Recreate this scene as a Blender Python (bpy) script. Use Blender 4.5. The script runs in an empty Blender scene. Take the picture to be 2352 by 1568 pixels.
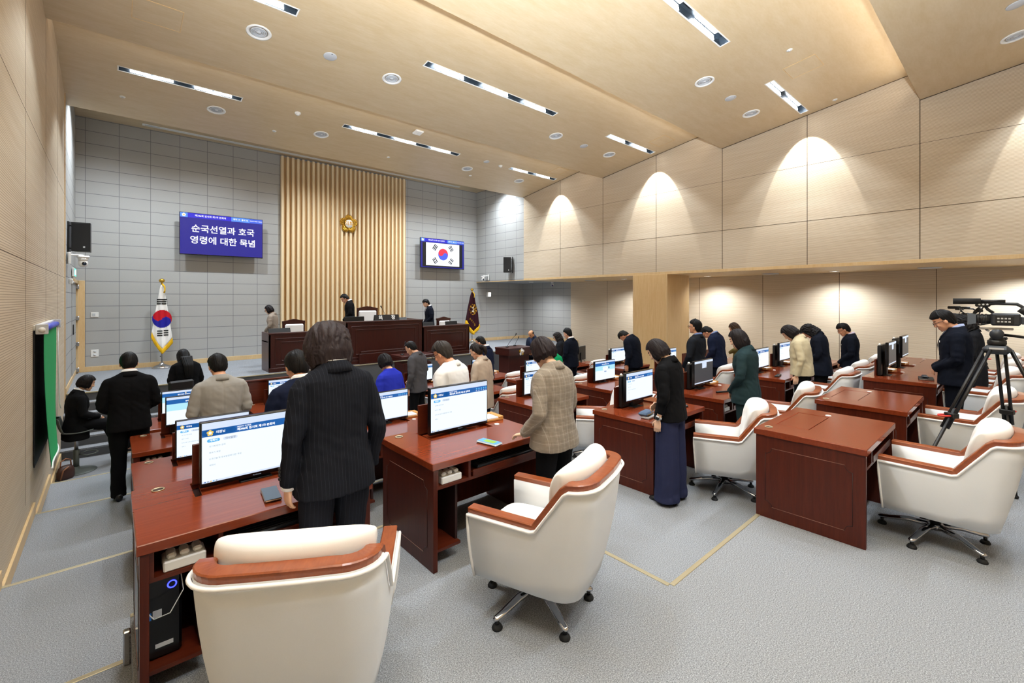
import bpy, math, random
from math import sin, cos, pi, radians, sqrt
from mathutils import Vector as V, Matrix, noise
from mathutils.bvhtree import BVHTree

sc = bpy.context.scene
COL = sc.collection
rnd = random.Random(11)

# ------------------------------------------------------------------ camera
cam_d = bpy.data.cameras.new('camera')
cam = bpy.data.objects.new('camera', cam_d)
COL.objects.link(cam)
cam.location = (0, 0, 2.67)
cam.rotation_euler = (radians(90), 0, radians(-41.503))
cam_d.sensor_width = 36
cam_d.lens = 1037 / 2352 * 36
cam_d.shift_y = -98 / 2352
cam_d.clip_start = .05
sc.camera = cam

# ------------------------------------------------------------------ view, world
sc.view_settings.view_transform = 'Standard'
sc.view_settings.look = 'None'
sc.view_settings.gamma = 1
sc.view_settings.use_curve_mapping = False
sc.view_settings.exposure = 0.5
sc.cycles.max_bounces = 7
sc.cycles.diffuse_bounces = 4
sc.cycles.glossy_bounces = 3
sc.cycles.transmission_bounces = 2
sc.cycles.caustics_reflective = False
sc.cycles.caustics_refractive = False
sc.cycles.sample_clamp_indirect = 6
w = bpy.data.worlds.new('world')
sc.world = w
w.use_nodes = True
w.node_tree.nodes['Background'].inputs[0].default_value = (.9, .95, 1, 1)
w.node_tree.nodes['Background'].inputs[1].default_value = .3

# ------------------------------------------------------------------ lamps
# ceiling: four saw-tooth bays; every bay has three recessed slots of small spot modules
EDGE = [11.93, 8.41, 4.84, 1.24, -2.3]
ZL, SL = 6.317, .148
def zceil(k, y): return ZL + SL * (EDGE[k] - y)
SLOT_Y = [10.15, 6.58, 3.03, -.55]
SLOT_X = [(.07, 1.9, 2), (3.9, 7.05, 3), (8.9, 10.87, 2)]
def lamp(name, typ, loc, target=None, energy=100, color=(1, 1, 1), **kw):
    d = bpy.data.lights.new(name, typ)
    d.energy = energy; d.color = color
    for k, v in kw.items(): setattr(d, k, v)
    o = bpy.data.objects.new(name, d); COL.objects.link(o); o.location = loc
    t = V(target) if target is not None else V((loc[0], loc[1], loc[2] - 1))
    o.rotation_euler = (t - V(loc)).to_track_quat('-Z', 'Y').to_euler()
    return o
WARM, NEUT, COOL = (1, .88, .72), (.80, .90, 1), (.85, .93, 1)
for k in range(4):
    for x0, x1, n in SLOT_X:
        for i in range(n):
            x = x0 + (x1 - x0) * (i + .5) / n
            lamp('slot_spot', 'SPOT', (x, SLOT_Y[k], zceil(k, SLOT_Y[k]) + .035), None, 215, NEUT,
                 spot_size=radians(98), spot_blend=.35, shadow_soft_size=.12)
# wall-washing spot close to the right wall at the end of every slot row
for k in range(4):
    y = SLOT_Y[k]
    lamp('wall_washer', 'SPOT', (10.5, y, zceil(k, y) - .02), (11.12, y, zceil(k, y) - 1.25), 120, (1, .98, .93),
         spot_size=radians(54), spot_blend=.06, shadow_soft_size=.02)
# warm strip in the cove behind every saw-tooth edge
for k in range(1, 4):
    lamp('cove_strip', 'AREA', (5.2, EDGE[k] + .10, 6.42), (5.2, EDGE[k] + .6, 6.9), 26, WARM,
         shape='RECTANGLE', size=11.2, size_y=.06)
# tall bay over the stage
for x in (.0, 1.9, 4.6, 7.2, 8.9, 10.5):
    lamp('stage_spot', 'SPOT', (x, 12.7, 6.93), (x, 13.0, 0), 380, COOL, spot_size=radians(135), spot_blend=1, shadow_soft_size=.1)
# photographer's flash bounced off the ceiling
lamp('bounce_flash', 'SPOT', (.25, -.35, 3.0), (2.1, 1.2, 6.6), 4600, (.82, .91, 1), spot_size=radians(118), spot_blend=1, shadow_soft_size=.12)
# downlights under the low soffit
SOFFIT = [(12.37, 12.84), (12.75, 8.79), (12.95, 6.06), (13.0, 2.99), (13.0, -.1)]
for x, y in SOFFIT:
    lamp('soffit_spot', 'SPOT', (x, y, 3.33), None, 380, (.92, .96, 1), spot_size=radians(150), spot_blend=.9, shadow_soft_size=.06)

# ------------------------------------------------------------------ materials
def lin(h):
    if isinstance(h, str):
        c = [int(h[i:i + 2], 16) / 255 for i in (0, 2, 4)]
    else:
        c = h
    return tuple((x / 12.92 if x <= .04045 else ((x + .055) / 1.055) ** 2.4) for x in c) + (1,)
MATS = {}
class NT:
    def __init__(s, m):
        s.t = m.node_tree; s.n = s.t.nodes; s.l = s.t.links
        s.b = s.n['Principled BSDF']
    def add(s, typ, **kw):
        nd = s.n.new(typ)
        for k, v in kw.items(): setattr(nd, k, v)
        return nd
    def link(s, a, b): s.l.new(a, b)
    def coord(s, scale=(1, 1, 1), rot=(0, 0, 0)):
        tc = s.add('ShaderNodeTexCoord'); mp = s.add('ShaderNodeMapping')
        mp.inputs['Scale'].default_value = scale; mp.inputs['Rotation'].default_value = rot
        s.link(tc.outputs['Object'], mp.inputs['Vector'])
        return mp.outputs['Vector']
    def noise(s, vec, scale, detail=3, rough=.5):
        nd = s.add('ShaderNodeTexNoise'); nd.inputs['Scale'].default_value = scale
        nd.inputs['Detail'].default_value = detail; nd.inputs['Roughness'].default_value = rough
        s.link(vec, nd.inputs['Vector'])
        return nd.outputs['Fac']
    def ramp(s, fac, stops):
        r = s.add('ShaderNodeValToRGB'); e = r.color_ramp.elements
        while len(e) < len(stops): e.new(.5)
        for i, (p, c) in enumerate(stops):
            e[i].position = p; e[i].color = lin(c)
        s.link(fac, r.inputs['Fac'])
        return r.outputs['Color']
    def math(s, op, a, b=None, c=None):
        nd = s.add('ShaderNodeMath', operation=op)
        for i, q in enumerate((a, b, c)):
            if q is None: continue
            if isinstance(q, (int, float)): nd.inputs[i].default_value = q
            else: s.link(q, nd.inputs[i])
        return nd.outputs[0]
    def mix(s, fac, a, b, mode='MIX'):
        nd = s.add('ShaderNodeMix', data_type='RGBA', blend_type=mode)
        for i, q in ((0, fac), (6, a), (7, b)):
            if isinstance(q, (int, float)): nd.inputs[i].default_value = q
            elif isinstance(q, tuple): nd.inputs[i].default_value = q
            else: s.link(q, nd.inputs[i])
        return nd.outputs[2]
    def bump(s, h, strength=.2, dist=.002):
        nd = s.add('ShaderNodeBump'); nd.inputs['Strength'].default_value = strength
        nd.inputs['Distance'].default_value = dist
        s.link(h, nd.inputs['Height']); s.link(nd.outputs[0], s.b.inputs['Normal'])
    def sep(s, vec):
        nd = s.add('ShaderNodeSeparateXYZ'); s.link(vec, nd.inputs[0]); return nd.outputs
    def col(s, c): s.link(c, s.b.inputs['Base Color'])
def mk(name, color='808080', rough=.5, metal=0, spec=.5, coat=0, emit=None, estr=1, sheen=0):
    if name in MATS: return MATS[name]
    m = bpy.data.materials.new(name); m.use_nodes = True
    b = m.node_tree.nodes['Principled BSDF']
    b.inputs['Base Color'].default_value = lin(color); b.inputs['Roughness'].default_value = rough
    b.inputs['Metallic'].default_value = metal; b.inputs['Specular IOR Level'].default_value = spec
    b.inputs['Coat Weight'].default_value = coat; b.inputs['Coat Roughness'].default_value = .12
    if sheen: b.inputs['Sheen Weight'].default_value = sheen
    if emit:
        b.inputs['Emission Color'].default_value = lin(emit); b.inputs['Emission Strength'].default_value = estr
    m.diffuse_color = lin(color)
    MATS[name] = m
    return m
def wood(name, c1, c2, rough=.35, scale=(1, 1, 1), freq=14, coat=0, bump=.05, spec=.5):
    m = mk(name, c1, rough, coat=coat, spec=spec); t = NT(m)
    v = t.coord(scale); f = t.noise(v, freq, 4, .6)
    f2 = t.noise(v, freq * 5, 2, .5)
    f = t.math('ADD', t.math('MULTIPLY', f, .7), t.math('MULTIPLY', f2, .3))
    t.col(t.ramp(f, [(.34, c1), (.66, c2)])); t.bump(f2, bump, .001)
    return m
def cloth(name, c, var=.1, rough=.85, weave=900, sheen=.0, spec=.15):
    m = mk(name, c, rough, spec=spec, sheen=sheen); t = NT(m)
    v = t.coord(); f = t.noise(v, weave, 2, .6); g = t.noise(v, 9, 3, .5)
    base = lin(c)
    d = tuple(x * (1 - var) for x in base[:3]) + (1,); u = tuple(min(1, x * (1 + var)) for x in base[:3]) + (1,)
    t.col(t.mix(t.math('ADD', t.math('MULTIPLY', f, .7), t.math('MULTIPLY', g, .3)), d, u))
    t.bump(f, .15, .001)
    return m
def ribbed(name, c1, c2, pitch=.0215, groove=.7, axis='Z'):
    m = mk(name, c1, .6, spec=.3); t = NT(m)
    v = t.coord(); s3 = t.sep(v)
    fr = t.math('FRACT', t.math('DIVIDE', s3[2], pitch))
    g = t.math('GREATER_THAN', fr, .72)
    n = t.noise(t.coord((.25, .25, 9)), 3.2, 4, .6)
    base = t.ramp(n, [(.3, c1), (.7, c2)])
    t.col(t.mix(t.math('MULTIPLY', g, groove), base, lin('5c4020')))
    t.bump(t.math('SUBTRACT', 1.0, g), .3, .004)
    return m
def panels(name, c1, c2, joint, wx, wz, ox, oz, axis=0):
    m = mk(name, c1, .9, spec=.15); t = NT(m)
    v = t.coord(); s3 = t.sep(v)
    a = t.math('FRACT', t.math('DIVIDE', t.math('SUBTRACT', s3[axis], ox), wx))
    b = t.math('FRACT', t.math('DIVIDE', t.math('SUBTRACT', s3[2], oz), wz))
    ja = t.math('LESS_THAN', a, .009 / wx); jb = t.math('LESS_THAN', b, .011 / wz)
    j = t.math('MAXIMUM', ja, jb)
    n = t.noise(v, 260, 3, .7)
    base = t.ramp(n, [(.3, c1), (.7, c2)])
    t.col(t.mix(j, base, lin(joint)))
    t.bump(t.math('SUBTRACT', t.math('MULTIPLY', n, .2), j), .5, .006)
    return m
M_CEIL = wood('maple_ceiling', 'cdb999', 'c4ad88', .38, (1, 4, 4), 2.2, spec=.35, bump=.01)
M_MAPLE = wood('maple_trim', 'd9bd90', 'cfae7c', .42, (1, 1, .25), 9, bump=.02)
M_COLUMN = wood('maple_column', 'dcbd8c', 'cfab76', .38, (6, 6, .35), 7, bump=.02)
M_SLAT = wood('slat_oak', 'f0dcb8', 'e8cfa4', .45, (8, 8, .3), 5, bump=.02)
M_SLATB = mk('slat_backing', 'c9a472', .7)
M_RIB = ribbed('ribbed_maple', 'd8c9b2', 'ccbaa0', .0215, .5)
M_RIBL = ribbed('ribbed_maple_lower', 'dcceb8', 'd2c1a8', .0215, .45)
M_PLAIN = wood('plain_maple', 'cdb187', 'c3a67a', .5, (.4, .4, 3), 6, bump=.01)
M_GREYX = panels('grey_felt_front', 'a9a9a7', 'b3b3b1', '77777a', .607, .2985, .117, 6.67, 0)
M_GREYY = panels('grey_felt_side', 'a9a9a7', 'b3b3b1', '77777a', .607, .2985, 14.757, 6.67, 1)
M_JOINT = mk('joint', '4a3c2c', .9)
def carpet():
    m = mk('carpet', '8b8b89', .97, spec=.1); t = NT(m); v = t.coord()
    f = t.noise(v, 150, 3, .85); g = t.noise(v, 1.3, 3, .6)
    c = t.ramp(f, [(.32, '54575b'), (.5, '898c91'), (.68, 'bec1c7')])
    t.col(t.mix(t.math('MULTIPLY', g, .22), c, lin('7d7c78'))); t.bump(f, .35, .006)
    return m
M_CARPET = carpet()
M_STEP = mk('stage_riser', '5b5c5e', .95, spec=.1)
M_BRASS = mk('nosing_brass', 'b9ad8f', .4, .6)
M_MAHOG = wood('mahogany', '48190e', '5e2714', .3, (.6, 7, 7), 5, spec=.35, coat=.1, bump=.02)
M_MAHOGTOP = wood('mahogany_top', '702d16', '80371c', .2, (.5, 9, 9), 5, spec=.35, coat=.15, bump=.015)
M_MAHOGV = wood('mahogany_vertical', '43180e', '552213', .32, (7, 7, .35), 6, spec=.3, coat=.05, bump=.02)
M_ROST = wood('rostrum_mahogany', '33100a', '43170d', .34, (7, 7, .3), 6, coat=.12, bump=.02)
M_GROOVEHI = mk('groove_highlight', '8d6251', .35)  # paler tone paints the highlight on horizontal grooves of the desk sides
M_GROOVE = mk('inlay_groove', '2c0f09', .5)
M_DARKIN = mk('desk_inside', '2a0f0a', .6)
M_WHITEF = cloth('chair_linen', 'e2e4e6', .05, .9, 420)
M_WHITEC = cloth('chair_cushion_white', 'f3f1ee', .02, .9, 420)
M_RAIL = wood('chair_rail_wood', '7c3a1b', '954e29', .28, (3, .8, 3), 9, coat=.15, bump=.02)
M_CHROME = mk('chrome', 'c9c9cc', .12, 1)
M_STEEL = mk('brushed_steel', 'b8b8ba', .3, 1)
M_BLACK = mk('black_plastic', '141416', .45)
M_BLACKG = mk('black_gloss', '0c0c0e', .18)
M_RUBBER = mk('rubber', '101010', .8)
M_WHITE = mk('white_plastic', 'ecece9', .45)
M_GREYP = mk('grey_plastic', 'c3c6ca', .5)
M_PAPER = mk('paper', 'f5f5f3', .8)
M_TRAY = wood('tray_wood', 'd29b55', 'bf8440', .4, (2, 8, 8), 8)
M_GOLD = mk('gold', 'd9ab43', .25, .9)
M_GOLDF = cloth('gold_fringe', 'e6b422', .2, .6, 300)
M_LEDW = mk('led_white', 'ffffff', .5, emit='ffffff', estr=6)
M_LENSW = mk('lamp_lens', 'ffffff', .5, emit='fffaf0', estr=8)
M_SLOTIN = mk('slot_inside', '56616b', .25, .6)
M_RED = mk('red_plastic', 'd8352a', .4)
def screen(name, c, s=1.0): return mk(name, '101010', .35, emit=c, estr=s)
S_WHITE = screen('screen_white', 'e4f0fb', .86)
S_TOP = screen('screen_pale', 'cfdcf0', .8)
S_BLUE = screen('screen_blue', '1d5ea6', .8)
S_NAVY = screen('screen_navy', '123a70', .8)
S_PILL = screen('screen_pill', '56a8dd', .85)
S_GREY = screen('screen_greytext', '8a96a2', .6)
S_CYAN = screen('screen_cyan', 'a9dcf0', .85)
S_DARK = screen('screen_dark', '4a4c50', .55)
S_TXT = screen('screen_text', 'ffffff', 1.0)
S_GOLD = screen('screen_gold', 'e6c25a', .8)
S_TV = screen('tv_blue', '1a1a86', .9)
S_TVB = screen('tv_bar_blue', '2420c8', .9)
S_TVL = screen('tv_bar_light', '4f86e8', .95)
S_TVK = screen('tv_black', '0a0a18', .5)
S_TVW = screen('tv_white', 'eef2ff', 1.0)
S_TVR = screen('tv_red', 'e8344c', .9)
S_TVU = screen('tv_flag_blue', '4a5fe0', .9)
S_TVD = screen('tv_bar_black', '05050f', .3)

# ------------------------------------------------------------------ mesh builder
class MB:
    def __init__(s):
        s.v = []; s.f = []; s.m = []; s.s = []; s.ms = []
    def mi(s, m):
        if m not in s.ms: s.ms.append(m)
        return s.ms.index(m)
    def add(s, vs, fs, m, smooth=False, M=None):
        o = len(s.v); k = s.mi(m)
        s.v += [tuple(M @ V(p)) if M is not None else tuple(p) for p in vs]
        for f in fs:
            s.f.append([i + o for i in f]); s.m.append(k); s.s.append(smooth)
        return s
    def box(s, x0, x1, y0, y1, z0, z1, m, ch=0, M=None):
        if ch <= 0:
            vs = [(x, y, z) for x in (x0, x1) for y in (y0, y1) for z in (z0, z1)]
            fs = [(0, 1, 3, 2), (4, 6, 7, 5), (0, 4, 5, 1), (2, 3, 7, 6), (0, 2, 6, 4), (1, 5, 7, 3)]
            return s.add(vs, fs, m, False, M)
        c = V(((x0 + x1) / 2, (y0 + y1) / 2, (z0 + z1) / 2)); h = ((x1 - x0) / 2, (y1 - y0) / 2, (z1 - z0) / 2)
        ch = min(ch, min(h) * .98)
        vs = []; ix = {}
        for sx in (-1, 1):
            for sy in (-1, 1):
                for sz in (-1, 1):
                    sg = (sx, sy, sz)
                    for a in range(3):
                        p = [sg[i] * (h[i] if i == a else h[i] - ch) for i in range(3)]
                        ix[(sg, a)] = len(vs); vs.append(tuple(c + V(p)))
        fs = []
        for a in range(3):
            b, d = (a + 1) % 3, (a + 2) % 3
            for sa in (-1, 1):
                q = []
                for sb, sd in ((-1, -1), (1, -1), (1, 1), (-1, 1)):
                    g = [0, 0, 0]; g[a] = sa; g[b] = sb; g[d] = sd
                    q.append(ix[(tuple(g), a)])
                fs.append(q if sa > 0 else q[::-1])
            for sb in (-1, 1):
                for sd in (-1, 1):
                    g0 = [0, 0, 0]; g0[b] = sb; g0[d] = sd; g1 = list(g0); g0[a] = -1; g1[a] = 1
                    g0, g1 = tuple(g0), tuple(g1)
                    q = [ix[(g0, b)], ix[(g1, b)], ix[(g1, d)], ix[(g0, d)]]
                    fs.append(q if sb * sd > 0 else q[::-1])
        for sx in (-1, 1):
            for sy in (-1, 1):
                for sz in (-1, 1):
                    g = (sx, sy, sz); q = [ix[(g, 0)], ix[(g, 1)], ix[(g, 2)]]
                    fs.append(q if sx * sy * sz > 0 else q[::-1])
        return s.add(vs, fs, m, False, M)
    def loft(s, rings, m, smooth=True, cap=True, closed=True, M=None):
        n = len(rings[0]); vs = [p for r in rings for p in r]; fs = []
        for i in range(len(rings) - 1):
            for j in range(n if closed else n - 1):
                a = i * n + j; b = i * n + (j + 1) % n
                fs.append((a, b, b + n, a + n))
        if cap and closed:
            fs.append(tuple(range(n))[::-1]); k = (len(rings) - 1) * n
            fs.append(tuple(range(k, k + n)))
        return s.add(vs, fs, m, smooth, M)
    def tube(s, pts, r, m, n=10, cap=True, M=None, flat=1.0, smooth=True):
        pts = [V(p) for p in pts]; rs = r if isinstance(r, (list, tuple)) else [r] * len(pts)
        up = None; rings = []
        for i, p in enumerate(pts):
            t = (pts[min(i + 1, len(pts) - 1)] - pts[max(i - 1, 0)]).normalized()
            if up is None:
                h = V((0, 0, 1)) if abs(t.z) < .9 else V((0, 1, 0))
                u = t.cross(h).normalized()
            else:
                u = (up - t * up.dot(t)).normalized()
            up = u; b = t.cross(u)
            rr = rs[i]; ra, rb = rr if isinstance(rr, tuple) else (rr, rr * flat)
            rings.append([p + u * ra * cos(2 * pi * k / n) + b * rb * sin(2 * pi * k / n) for k in range(n)])
        return s.loft(rings, m, smooth, cap, True, M)
    def cyl(s, p0, p1, r0, r1, m, n=20, M=None, smooth=True):
        return s.tube([p0, p1], [r0, r1], m, n, True, M, 1.0, smooth)
    def lathe(s, prof, m, n=24, M=None, smooth=True, c=(0, 0)):
        return s.loft([[(c[0] + r * cos(2 * pi * k / n), c[1] + r * sin(2 * pi * k / n), z) for k in range(n)] for r, z in prof], m, smooth, True, True, M)
    def ell(s, c, r, m, nu=16, nv=10, M=None):
        rings = []
        for i in range(nv + 1):
            a = -pi / 2 + pi * (i + .001) / (nv + .002)
            rings.append([(c[0] + r[0] * cos(a) * cos(2 * pi * k / nu), c[1] + r[1] * cos(a) * sin(2 * pi * k / nu), c[2] + r[2] * sin(a)) for k in range(nu)])
        return s.loft(rings, m, True, True, True, M)
    def poly(s, pts, m, M=None): return s.add(pts, [tuple(range(len(pts)))], m, False, M)
    def grid(s, P, m, smooth=True, M=None): return s.loft(P, m, smooth, False, False, M)
    def prism(s, poly, z0, z1, m, M=None):   # poly in xy, extruded along z
        n = len(poly)
        vs = [(x, y, z0) for x, y in poly] + [(x, y, z1) for x, y in poly]
        fs = [tuple(range(n))[::-1], tuple(range(n, 2 * n))] + [(i, (i + 1) % n, (i + 1) % n + n, i + n) for i in range(n)]
        return s.add(vs, fs, m, False, M)
    def text(s, body, size, m, M, bold=0.0, align='CENTER'):
        vs, fs = text_mesh(body, bold, align)
        return s.add([(x * size, y * size, 0) for x, y in vs], fs, m, False, M)
    def mesh(s, name):
        me = bpy.data.meshes.new(name); me.from_pydata(s.v, [], s.f)
        for m in s.ms: me.materials.append(m)
        me.polygons.foreach_set('material_index', s.m); me.polygons.foreach_set('use_smooth', s.s)
        me.update(); return me
TXT = {}
def text_mesh(body, bold, align):
    key = (body, bold, align)
    if key not in TXT:
        cu = bpy.data.curves.new('t', 'FONT'); cu.body = body; cu.size = 1; cu.align_x = align; cu.align_y = 'CENTER'
        cu.offset = bold; cu.resolution_u = 3; cu.fill_mode = 'BOTH'
        o = bpy.data.objects.new('t', cu); COL.objects.link(o)
        dg = bpy.context.evaluated_depsgraph_get(); dg.update()
        me = o.evaluated_get(dg).to_mesh()
        TXT[key] = ([(v.co.x, v.co.y) for v in me.vertices], [tuple(p.vertices) for p in me.polygons])
        o.evaluated_get(dg).to_mesh_clear()
        bpy.data.objects.remove(o); bpy.data.curves.remove(cu)
    return TXT[key]
def tag(o, label=None, cat=None, group=None, kind=None):
    if label: o['label'] = label
    if cat: o['category'] = cat
    if group: o['group'] = group
    if kind: o['kind'] = kind
    return o
def ob(name, mb, parent=None, loc=None, rz=0, label=None, cat=None, group=None, kind=None):
    me = mb.mesh(name) if isinstance(mb, MB) else mb
    o = bpy.data.objects.new(name, me); COL.objects.link(o)
    if parent is not None: o.parent = parent
    if loc is not None: o.location = loc
    if rz: o.rotation_euler = (0, 0, rz)
    return tag(o, label, cat, group, kind)
def thing(name, label, cat, loc=(0, 0, 0), rz=0, group=None):
    o = bpy.data.objects.new(name, None); COL.objects.link(o)
    o.location = loc; o.rotation_euler = (0, 0, rz); o.empty_display_size = .1
    return tag(o, label, cat, group)
def dup(root, loc, rz, label, group=None):
    r = root.copy(); COL.objects.link(r); r.location = loc; r.rotation_euler = (0, 0, rz)
    r['label'] = label
    if group: r['group'] = group
    def rec(a, b):
        for ch in list(a.children):
            c = ch.copy(); COL.objects.link(c); c.parent = b
            rec(ch, c)
    rec(root, r)
    return r
def struct(name, mb): return ob(name, mb, kind='structure')
def TR(x=0, y=0, z=0, rz=0, rx=0, ry=0, s=1):
    return Matrix.Translation((x, y, z)) @ Matrix.Rotation(rz, 4, 'Z') @ Matrix.Rotation(ry, 4, 'Y') @ Matrix.Rotation(rx, 4, 'X') @ Matrix.Scale(s, 4)
# ================================================================== the room
XL, XR, XR2, YF, YB, ZS, ZTOP = -.65, 11.12, 13.72, 14.757, -2.6, 3.35, 6.99
Y1, Y2, Y3, Y4, YST0, YST = 3.35, 5.14, 7.15, 8.75, 10.47, 11.58
XA, XB = .078, 2.737
STAGE = .93
m = MB()
m.box(XL - .3, XR2 + .3, YB - .3, YST + 3.5, -.2, 0, M_CARPET)
for y, z in ((Y4, .16), (Y3, .32), (Y2, .48)):
    m.box(XL, XR2, YB, y, 0, z, M_CARPET)
m.box(XL, XA, YB, Y1, .4, .64, M_CARPET)
m.box(XA, XB, YB, 3.5, .4, .80, M_CARPET)
m.box(XB, XR2, YB, Y1, .4, .64, M_CARPET)
m.box(XB, XR2, YB, 1.53, .5, .80, M_CARPET)
struct('floor', m)
m = MB()
m.box(XL, XR2, YST, YF + .2, 0, STAGE, M_CARPET)
m.box(XL + .02, XR2, YST - .012, YST, .0, STAGE - .03, M_STEP)
struct('floor', m)
m = MB()
tr = (YST - YST0) / 5
for i in range(5):
    m.box(XL, .95, YST0 + i * tr, YST, i * STAGE / 6, (i + 1) * STAGE / 6, M_CARPET)
    m.box(XL, .955, YST0 + i * tr - .01, YST0 + i * tr, i * STAGE / 6, (i + 1) * STAGE / 6 - .025, M_STEP)
struct('floor', m)
n = 0
def nosing(x0, x1, y0, y1, z):
    global n
    n += 1
    q = MB(); q.box(x0, x1, y0, y1, z - .02, z + .004, M_BRASS, .002); struct('trim_%d' % n, q)
nosing(XL, XA, Y1 - .03, Y1 + .004, .64)
nosing(XL, XR2, Y2 - .03, Y2 + .004, .48)
nosing(XL, XR2, Y3 - .03, Y3 + .004, .32)
nosing(XL, XR2, Y4 - .03, Y4 + .004, .16)
nosing(XB - .03, XB + .004, 1.53, 3.5, .80)
nosing(XB, XR2, 1.50, 1.534, .80)
nosing(XA, XB, 3.47, 3.504, .80)
nosing(XB + .01, XR2, Y1 - .03, Y1 + .004, .64)
nosing(XL, XR2, YST - .03, YST + .004, STAGE)
# chrome guard on the corner of the highest platform
m = MB(); m.box(XA - .035, XA - .002, 3.28, 3.32, .642, .83, M_CHROME, .006)
ob('corner_guard', m, label='short chrome corner guard at the aisle edge of the highest tier', cat='corner guard')

# front wall
m = MB(); m.box(XL - .2, XR2 + .2, YF, YF + .2, 0, ZTOP + .1, M_GREYX); struct('wall_front', m)
m = MB()
m.box(XL, XL + .10, YF - .022, YF, STAGE, STAGE + .12, M_MAPLE)
m.box(XL, XR2, YF - .02, YF, STAGE, STAGE + .12, M_MAPLE, .003)
struct('baseboard_front', m)
# left wall: ribbed wood, then grey felt by the stage
m = MB(); m.box(XL - .2, XL, YB, 11.5, -.1, ZTOP, M_RIB); struct('wall_left', m)
m = MB(); m.box(XL - .2, XL - .004, 11.5, YF, 0, ZTOP + .1, M_GREYY); struct('wall_left', m)
m = MB()   # plain wood dado and skirting that step down with the aisle
for y0, y1, z in ((YB, Y1, .64), (Y1, Y2, .48), (Y2, Y3, .32), (Y3, Y4, .16), (Y4, YST0, 0)):
    m.box(XL, XL + .022, y0, y1, z, z + .13, M_MAPLE, .003)
struct('baseboard_left', m)
m = MB(); m.box(XL, XL + .012, 11.47, 11.52, 0, ZTOP, M_MAPLE); struct('trim_20', m)
m = MB(); m.box(XL, XL + .02, YST, YF, STAGE, STAGE + .10, M_MAPLE, .003); struct('baseboard_left', m)
m = MB()
for z in (3.05, 4.55): m.box(XL - .001, XL + .001, YB, 11.5, z, z + .006, M_JOINT)
for y in (10.1, 8.41, 6.6, 4.84, 3.04, 1.24): m.box(XL - .001, XL + .0012, y, y + .006, .6, 6.9, M_JOINT)
struct('trim_21', m)
# back wall
m = MB(); m.box(XL - .2, XR2 + .2, YB - .2, YB, 0, ZTOP, M_RIB); struct('wall_back', m)
# right wall: bulkhead over a low recess
m = MB(); m.box(XR, XR + .25, YB, 11.93, ZS, ZTOP, M_RIB); struct('wall_right', m)
m = MB(); m.box(XR, XR + .25, 11.93, YF, ZS, ZTOP + .1, M_GREYY); struct('wall_right', m)
m = MB(); m.box(XR2, XR2 + .2, YB, 11.96, 0, ZS + .1, M_RIBL); struct('wall_right', m)
m = MB(); m.box(XR2, XR2 + .2, 11.96, YF, 0, ZS + .1, M_GREYY); struct('wall_right', m)
m = MB(); m.box(XR2 - .02, XR2, YST, YF, STAGE, STAGE + .12, M_MAPLE, .003); struct('baseboard_right', m)
m = MB()
m.box(XR - .003, XR2 + .1, YB, 11.93, ZS - .02, ZS + .05, M_MAPLE)
struct('ceiling', m)
m = MB(); m.box(XR - .003, XR2 + .1, 11.93, YF, ZS - .02, ZS + .05, mk('soffit_grey', '8f9294', .9)); struct('ceiling', m)
m = MB()
for y in (10.15, 8.41, 6.627, 4.84, 3.046, 1.247, -.55): m.box(XR - .002, XR + .002, y - .006, y + .006, ZS, 7, M_JOINT)
for z in (4.33, 5.52): m.box(XR - .0015, XR + .002, YB, 11.93, z, z + .007, M_JOINT)
for y in (10.18, 8.4, 6.67, 4.844, 3.054, 1.264): m.box(XR2 - .002, XR2 + .002, y - .005, y + .005, .2, ZS, M_JOINT)
struct('trim_22', m)
m = MB(); m.box(XR - .006, XR + .004, YB, YF, ZS - .02, ZS + .012, M_MAPLE); struct('trim_23', m)
# column
m = MB()
m.box(XR - .01, 12.29, 6.292, 7.343, 0, ZS, M_COLUMN, .012)
for x, y in ((XR - .012, 6.29), (12.27, 6.29), (XR - .012, 7.325)): m.box(x, x + .03, y, y + .03, 0, ZS - .02, M_MAPLE)
struct('column', m)
# saw-tooth ceiling
m = MB()
for k in range(4):
    ya, yb = EDGE[k], EDGE[k + 1]
    za, zb = ZL, zceil(k, yb)
    ys = SLOT_Y[k]; h = .075
    def q(x0, x1, y0, y1):
        m.add([(x0, y0, zceil(k, y0)), (x1, y0, zceil(k, y0)), (x1, y1, zceil(k, y1)), (x0, y1, zceil(k, y1))], [(0, 1, 2, 3)], M_CEIL)
    q(XL, XR, ys + h, ya); q(XL, XR, yb, ys - h)
    xs = [XL] + [v for a, b, c in SLOT_X for v in (a, b)] + [XR]
    for i in range(0, len(xs), 2): q(xs[i], xs[i + 1], ys - h, ys + h)
    # tooth face towards the stage
    m.add([(XL, yb, zb), (XR, yb, zb), (XR, yb, ZL), (XL, yb, ZL)], [(0, 1, 2, 3)], M_CEIL)
    m.add([(XL, ya, za), (XR, ya, za), (XR, ya, za - .001), (XL, ya, za - .001)], [(0, 1, 2, 3)], M_CEIL)
m.add([(XL, EDGE[0], ZL), (XR, EDGE[0], ZL), (XR, EDGE[0], ZTOP), (XL, EDGE[0], ZTOP)], [(0, 1, 2, 3)], M_CEIL)
m.add([(XL, EDGE[4], ZL), (XR, EDGE[4], ZL), (XR, YB, ZL + .05), (XL, YB, ZL + .05)], [(0, 1, 2, 3)], M_CEIL)
struct('ceiling', m)
m = MB(); m.box(XL - .2, XR + .2, EDGE[0], YF + .2, ZTOP, ZTOP + .1, M_CEIL); struct('ceiling', m)
m = MB(); m.box(XL - .3, XR2 + .3, YB - .3, YF + .3, 7.6, 7.7, M_CEIL); struct('ceiling', m)
m = MB()   # thin shadow gap where the ceiling meets the right wall
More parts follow.
